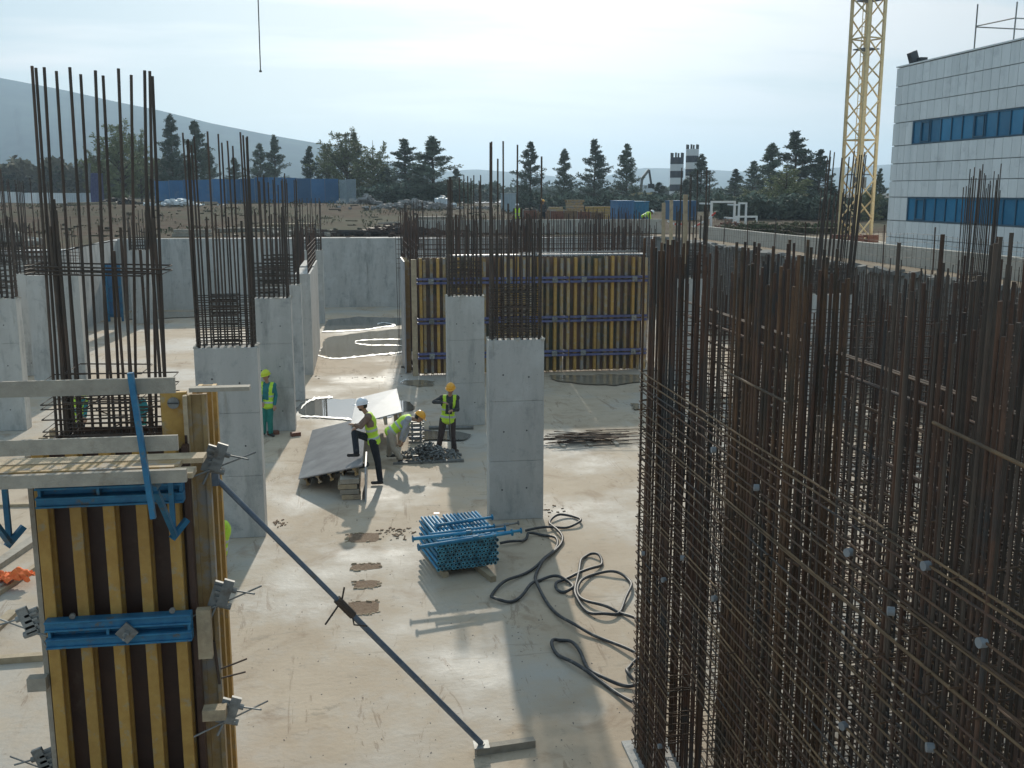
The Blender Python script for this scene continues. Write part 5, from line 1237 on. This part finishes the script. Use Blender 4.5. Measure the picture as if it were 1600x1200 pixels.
# excavator arm and pale block far
r = thing('excavator', 'distant excavator with a bent boom between the pines and the silos', 'excavator', (V(1005, 315, 118).x, 118, 4.3))
bp = V(1000, 312, 118); zg = terr(bp.x, 118)
MB().box(bp.x - 1.2, bp.x + 1.2, 117, 119, zg + .0, zg + .8).build('tracks', 'dark_metal', r); MB().box(bp.x - 1.1, bp.x + 1.2, 117.1, 118.9, zg + .81, zg + 2.0).build('body', 'crane_yellow', r)
MB().beam((bp.x, 118, zg + 1.8), (bp.x + .2, 118, zg + 3.6), .25, .3).beam((bp.x + .2, 118, zg + 3.6), (bp.x + 1.0, 118, zg + 4.6), .22, .28).build('boom', 'galv', r)
MB().beam((bp.x + 1.0, 118, zg + 4.6), (bp.x + 1.3, 118, zg + 3.0), .2, .2).build('stick', 'dark_metal', r); MB().box(bp.x + 1.0, bp.x + 1.6, 117.7, 118.3, zg + 2.5, zg + 3.0).build('bucket', 'dark_metal', r)
container('white box truck body far away beside the excavator', 1006, 1030, 290, 318, 150, 'white_sheet', cat='truck body', name='box_body')
# silos
def silo(u, vt, w, Y, label, nb, flip):
    a = V(u, vt, Y); zg = 4.2; h = a.z - zg; rad = w / 2 / 1600 * Y * 1.0; r = thing('silo', label, 'silo', (a.x, Y, zg))
    bh = 1.05; z = a.z; k = 0
    while z > zg:
        z0 = max(z - bh, zg); MB().tube([(a.x, Y, z0 + .01), (a.x, Y, z)], rad, 20).build('band', 'black_paint_bore_shade' if (k + flip) % 2 == 0 else 'white_paint', r); z -= bh; k += 1
    for q in range(6):
        an = q * 1.05; MB().box(-.12, .12, -.12, .12, 0, .7, Matrix.Translation((a.x + math.cos(an) * rad * .9, Y + math.sin(an) * rad * .9, a.z + .01))).build('railing_post', 'dark_metal', r)
silo(1058, 246, 21, 160, 'shorter black and white banded silo behind the trees', 5, 0)
silo(1082, 233, 20, 162, 'taller black and white banded silo behind the pine', 6, 1)
# rubble heaps
def heap(label, u, v, w, h, n, Y, m, sc=.25):
    c = V(u, v, Y); zg = terr(c.x, Y); mb = MB()
    for i in range(n):
        x = random.gauss(0, w / 2.6); y = random.gauss(0, w / 4); z = max(0, h * (1 - abs(x) / w * 1.6)) * R()
        s = U(.4, 1.2) * sc; mb.box(-s / 2, s / 2, -s / 3, s / 3, -s / 3, s / 3, Matrix.Translation((c.x + x, Y + y, zg + z + s * .2)) @ Matrix.Rotation(U(0, 3), 4, 'Z') @ Matrix.Rotation(U(-.7, .7), 4, 'X'))
    tag(mb.build('rubble_heap', m), label, 'rubble', kind='stuff')
heap('heap of pale broken blocks at the end of the blue fence', 572, 322, 1.8, .8, 90, 96, 'rubble', .4)
heap('long heap of grey rubble and steel below the twin pines', 650, 330, 6, .7, 260, 90, 'rubble', .35)
heap('pale rubble at the foot of the far wall bank, right of the twin pines', 690, 325, 1.5, .9, 60, 96, 'white_sheet', .4)
heap('dark heap of rusty rebar offcuts on the bank above the back wall', 625, 352, 4.5, .6, 260, 62, 'rebar', .35)
heap('scattered junk on the bank left of the blue fence', 185, 308, 4, .6, 200, 100, 'rebar_grey', .35)
heap('bright junk and sheets below the blue fence', 280, 325, 3, .5, 80, 92, 'white_sheet', .35)
heap('white blocks on the bank at the left edge', 15, 362, 1.6, .7, 40, 52, 'concrete_pale', .5)
heap('reddish brush pile before the portal frames', 1140, 358, 2.2, .9, 200, 60, 'rust_plate', .15)
heap('brown timber scraps left on the bank above the pit', 470, 362, 5, .3, 120, 62, 'timber_grey', .3)
mb = MB()
for i in range(50):
    c = V(U(540, 660), 362, U(59.6, 61)); a = random.gauss(0, .1); l_ = U(1, 2.6); mb.tube([(c.x - l_, c.y, 4.0 + U(0, .25)), (c.x + l_, c.y + a, 4.0 + U(0, .25))], .02, 4)
tag(mb.build('rod_pile', 'rebar'), 'rusty rods piled on the back edge of the pit', 'rods', kind='stuff')
tag(MB().beam(V(590, 349, 62), V(624, 347, 62), .1, .1).build('timber_plank', 'timber_grey'), 'thin plank on the rod pile at the back edge of the pit', 'plank')
# blue steel shutter standing far left
r = thing('steel_shutter', 'blue steel ladder-like shutter standing far back on the left', 'shutter', (-12.2, 53.6, 0))
for x in (-12.55, -11.9): MB().box(x - .05, x + .05, 53.55, 53.65, 0, 2.9).build('upright', 'blue_steel', r)
MB().box(-12.5, -11.95, 53.66, 53.70, .2, 2.85).build('sheet', 'blue_fence', r)
for z in (.3, 1.0, 1.7, 2.4): MB().box(-12.49, -11.96, 53.5, 53.6, z, z + .09).build('rail', 'blue_steel', r)

mb = MB()
for i in range(320):
    x = U(-28, 14); y = 60 + 42 * R() ** 1.5; zg = terr(x, y); q = U(.04, .16)
    m4 = Matrix.Translation((x, y, zg + q * .2)) @ Matrix.Rotation(U(0, 3), 4, 'Z') @ Matrix.Rotation(U(-.5, .5), 4, 'X')
    if i % 3 == 0: mb.box(-q * 4, q * 4, -.05, .05, -.04, .04, m4)
    else: mb.box(-q, q, -q * .7, q * .7, -q * .4, q * .4, m4)
tag(mb.build('bank_clod', 'soil'), 'brown clods and sticks strewn over the bank beyond the back wall', 'clods', kind='stuff')
mb = MB()
for i in range(5000):
    x = U(-30, 14); y = 62 + 42 * R(); 
    if math.sin(x * .5) * math.cos(y * .37) + .3 * math.sin(x * 2.1) < .1: continue
    p = Vector((x, y, terr(x, y))); a = Vector((U(-.5, .5), U(-.5, .5), 1)).normalized() * U(.12, .4); b = Vector((U(-1, 1), U(-1, 1), 0)) * .06
    mb.poly([p, p + a + b, p + a * .9 - b])
tag(mb.build('dry_grass', 'leaf_dry'), 'dry grass growing in patches on the brown bank', 'grass', kind='stuff')
for i, (u, v, Y) in enumerate(((300, 322, 95), (395, 345, 66), (455, 338, 70), (690, 338, 76), (150, 318, 96))):
    c = V(u, v, Y); c.z = terr(c.x, Y); mb = MB()
    for k in range(14): mb.box(-2, 2, k % 7 * .14, k % 7 * .14 + .1, .02 + .12 * (k // 7), .11 + .12 * (k // 7), Matrix.Translation(c) @ Matrix.Rotation(.2 * i, 4, 'Z') @ Matrix.Translation((U(-.3, .3), 0, 0)))
    tag(mb.build('plank_pile', 'timber_grey' if i % 2 else 'timber'), 'low plank pile on the bank, ' + ('right under the blue fence', 'near the back wall left of the shear wall bars', 'between the blue fence and the back wall', 'below the twin pines', 'far left before the whitish fence')[i], 'plank pile', kind='stuff')
# ------------------------------------------------------------------ TREES
def crown_mesh(kind, seed, H=10.0):
    rnd = random.Random(seed); mb = MB(); tr = MB()
    tr.tube([(0, 0, -.3), (.05, 0, H * .35), (-.05, .05, H * .7), (0, 0, H * .97)], [.2, .14, .08, .02], 7)
    def leafs(c, rad, n, sz, flat=1.0):
        for _ in range(n):
            d = Vector((rnd.gauss(0, 1), rnd.gauss(0, 1), rnd.gauss(0, 1) * flat)); d = d.normalized() * rad * rnd.random() ** .45; p = c + d
            a = Vector((rnd.uniform(-1, 1), rnd.uniform(-1, 1), rnd.uniform(-.3, 1))).normalized(); b = a.cross(Vector((rnd.uniform(-1, 1), rnd.uniform(-1, 1), rnd.uniform(-1, 1)))).normalized()
            s = sz * rnd.uniform(.6, 1.4); mb.poly([p, p + a * s + b * s * .3, p + a * s * 1.5, p + a * s * .7 - b * s * .35])
    if kind == 'pine':
        z = H * .10
        while z < H * .95:
            f = (z / H); rmax = min((1 - f) ** .95 * 1.05, .80) * H * .34 * rnd.uniform(.7, 1.3) + .12
            for k in range(rnd.randint(4, 6) if f < .85 else 3):
                a = rnd.uniform(0, 6.28); ln = rmax * rnd.uniform(.55, 1.15); zt = z + ln * rnd.uniform(.15, .45)
                tip = Vector((math.cos(a) * ln, math.sin(a) * ln, zt)); zj = rnd.uniform(-.4, .4) * (1 - f); tip.z += zj; b0 = Vector((0, 0, max(.5, z + zj)))
                tr.tube([b0, b0.lerp(tip, .5) + Vector((0, 0, -.05)), tip], [.05, .03, .012], 4, cap=False)
                for q in range(3, 9):
                    t = q / 8
                    if rnd.random() < .12: continue
                    leafs(b0.lerp(tip, t) + Vector((0, 0, .06)), (.22 + .22 * (1 - t) + .08 * rnd.random()) * (1.1 - .5 * f), 22, .16, .8)
            z += H * .040 * rnd.uniform(.8, 1.3)
        leafs(Vector((0, 0, H * .95)), .3, 90, .18, 2.2)
    else:
        for k in range(46):
            a = rnd.uniform(0, 6.28); f = rnd.uniform(.12, 1.0); ln = H * .36 * math.sin(math.pi * min(.97, f * .72 + .16)) * rnd.uniform(.5, 1.15)
            z0 = H * f * .55; tip = Vector((math.cos(a) * ln, math.sin(a) * ln, H * f * rnd.uniform(.88, 1.02) )); b0 = Vector((0, 0, z0))
            tr.tube([b0, b0.lerp(tip, .5) + Vector((0, 0, .15)), tip], [.07, .04, .012], 4, cap=False)
            for q in range(3, 10):
                t = q / 9
                if rnd.random() < .15: continue
                leafs(b0.lerp(tip, t) + Vector((rnd.gauss(0, .15), rnd.gauss(0, .15), rnd.gauss(0, .15))), .42 * (1.35 - t * .7), 30, .19)
    m_ = 'needle' if kind == 'pine' else 'leaf'
    return mb.mesh('crown', m_), tr.mesh('trunk', 'bark')
TV = {'pine': [crown_mesh('pine', s) for s in (11, 12, 13, 14)], 'broad': [crown_mesh('broad', s) for s in (21, 22)]}
def tree(u, vt, wpx, kind, Y, label, var, group='trees beyond the pit'):
    top = V(u, vt, Y); zg = terr(top.x, Y) - .1; h = top.z - zg
    r = thing('pine_tree' if kind == 'pine' else 'broadleaf_tree', label, 'tree', (top.x, Y, zg), group)
    c, t = TV[kind][var % len(TV[kind])]; wm = wpx / 1600 * Y; base_w = 10 * (.50 if kind == 'pine' else .62)
    sxy = wm / base_w; rz = U(0, 6.28)
    for nme, me in (('trunk', t), ('crown', c)):
        o = bpy.data.objects.new(nme, me); COL.objects.link(o); o.parent = r; o.scale = (sxy, sxy, h / 10); o.rotation_euler.z = rz
    return r
TL = [(185, 190, 85, 'broad', 112, 'round olive green tree seen between the tall foreground bars'), (150, 225, 50, 'broad', 118, 'small olive tree left of the round olive one'), (215, 205, 50, 'broad', 120, 'olive tree right behind the round olive one'),
      (265, 176, 50, 'pine', 114, 'tall dark pine just right of the foreground bars'), (303, 187, 60, 'pine', 116, 'pine second from the foreground bars, slightly lower'), (322, 222, 40, 'pine', 122, 'smaller pine at the right of the left pair'),
      (405, 222, 42, 'pine', 128, 'pale thin pine left of the narrow one'), (428, 209, 44, 'pine', 130, 'pine above the middle of the blue fence'), (365, 245, 40, 'pine', 132, 'low pine above the left part of the blue fence'), (483, 227, 40, 'pine', 120, 'small pointed pine at the foot of the mountain slope'),
      (540, 203, 90, 'broad', 116, 'wide light green tree above the end of the blue fence'), (582, 216, 70, 'broad', 119, 'light green tree right of the widest one'), (512, 222, 50, 'broad', 121, 'light green tree left of the widest one'), (553, 205, 44, 'pine', 126, 'thin pine rising inside the light green trees'),
      (632, 215, 72, 'pine', 112, 'left one of the twin dark pines at the centre'), (676, 211, 86, 'pine', 109, 'right and tallest one of the twin dark pines'), (712, 262, 40, 'pine', 125, 'small pine at the right foot of the twin pines'), (605, 262, 50, 'pine', 118, 'low dark pine left of the twin pines'),
      (829, 219, 52, 'pine', 114, 'leftmost of the four separate pines'), (882, 231, 44, 'pine', 118, 'second and lowest of the four separate pines'), (930, 216, 56, 'pine', 115, 'third and tallest of the four separate pines'), (980, 223, 52, 'pine', 116, 'fourth and rightmost of the separate pines'),
      (1030, 284, 46, 'pine', 120, 'low dark pine before the silos'), (1097, 239, 54, 'pine', 118, 'pine standing right before the taller silo'), (1072, 280, 44, 'pine', 115, 'low pine between the silos and the portal frames'),
      (1150, 263, 44, 'pine', 122, 'small pine left of the big dark group'), (1178, 250, 50, 'pine', 112, 'pine at the left side of the big dark group'), (1207, 222, 72, 'pine', 104, 'pine left of the top of the big dark group'), (1245, 203, 92, 'pine', 100, 'highest pine of the big dark group left of the crane'),
      (1283, 232, 64, 'pine', 98, 'pine of the dark group right beside the crane'), (1230, 262, 90, 'broad', 90, 'broad green tree low before the dark pine group'), (1180, 290, 70, 'broad', 92, 'low green bush tree left before the dark pine group'), (1300, 285, 60, 'pine', 86, 'low pine right behind the crane foot'),
      (1376, 262, 34, 'pine', 84, 'small tree squeezed between the crane and the office block'), (1362, 290, 40, 'broad', 80, 'low green tree behind the crane mast')]
for i, (u, v, w, k, Y, lab) in enumerate(TL): tree(u, v, w, k, Y, lab, i)
# undergrowth: far wood mass and hedges
def mass(label, u0, u1, vt, Y, n, m, dep=10, hgt=None, sz=.35):
    mb = MB(); rnd = random.Random(int(u0))
    ph = rnd.random() * 6
    for i in range(n):
        u = rnd.uniform(u0, u1); top = V(u, vt, Y); zg = terr(top.x, Y); h = (top.z - zg) * (.80 + .13 * math.sin(u * .11 + ph) + .10 * math.sin(u * .37) + .06 * math.sin(u * .9))
        y = Y + rnd.uniform(0, dep); z = zg + h * rnd.random() ** .7; p = Vector((top.x * y / Y, y, z))
        a = Vector((rnd.uniform(-1, 1), rnd.uniform(-1, 1), rnd.uniform(-.2, 1))).normalized(); b = a.cross(Vector((rnd.uniform(-1, 1), rnd.uniform(-1, 1), 1))).normalized(); s = sz * rnd.uniform(.5, 1.3)
        mb.poly([p, p + a * s + b * s * .4, p + a * s * 1.5, p + a * s * .7 - b * s * .4])
    tag(mb.build('wood' if 'wood' in label else 'undergrowth', m), label, 'wood' if 'wood' in label else 'bushes', kind='stuff')
mass('distant olive brown wood at the left below the mountain', -150, 300, 250, 190, 26000, 'leaf_dry', 25, sz=.9)
mass('distant low wood behind the blue fence', 300, 780, 288, 190, 16000, 'needle', 20, sz=.8)
mass('dark hedge below the twin pines', 560, 735, 290, 108, 14000, 'needle', 6, sz=.3)
mass('dark undergrowth below the four separate pines', 800, 1130, 304, 112, 12000, 'needle', 8, sz=.35)
mass('dark undergrowth below the big pine group', 1120, 1400, 306, 84, 22000, 'needle', 8, sz=.32)
mass('distant wood line behind the silos', 780, 1300, 297, 260, 9000, 'needle', 30, sz=1.2)
mass('dry brown brush along the right track', 1130, 1330, 352, 58, 6000, 'leaf_dry', 3, sz=.18)
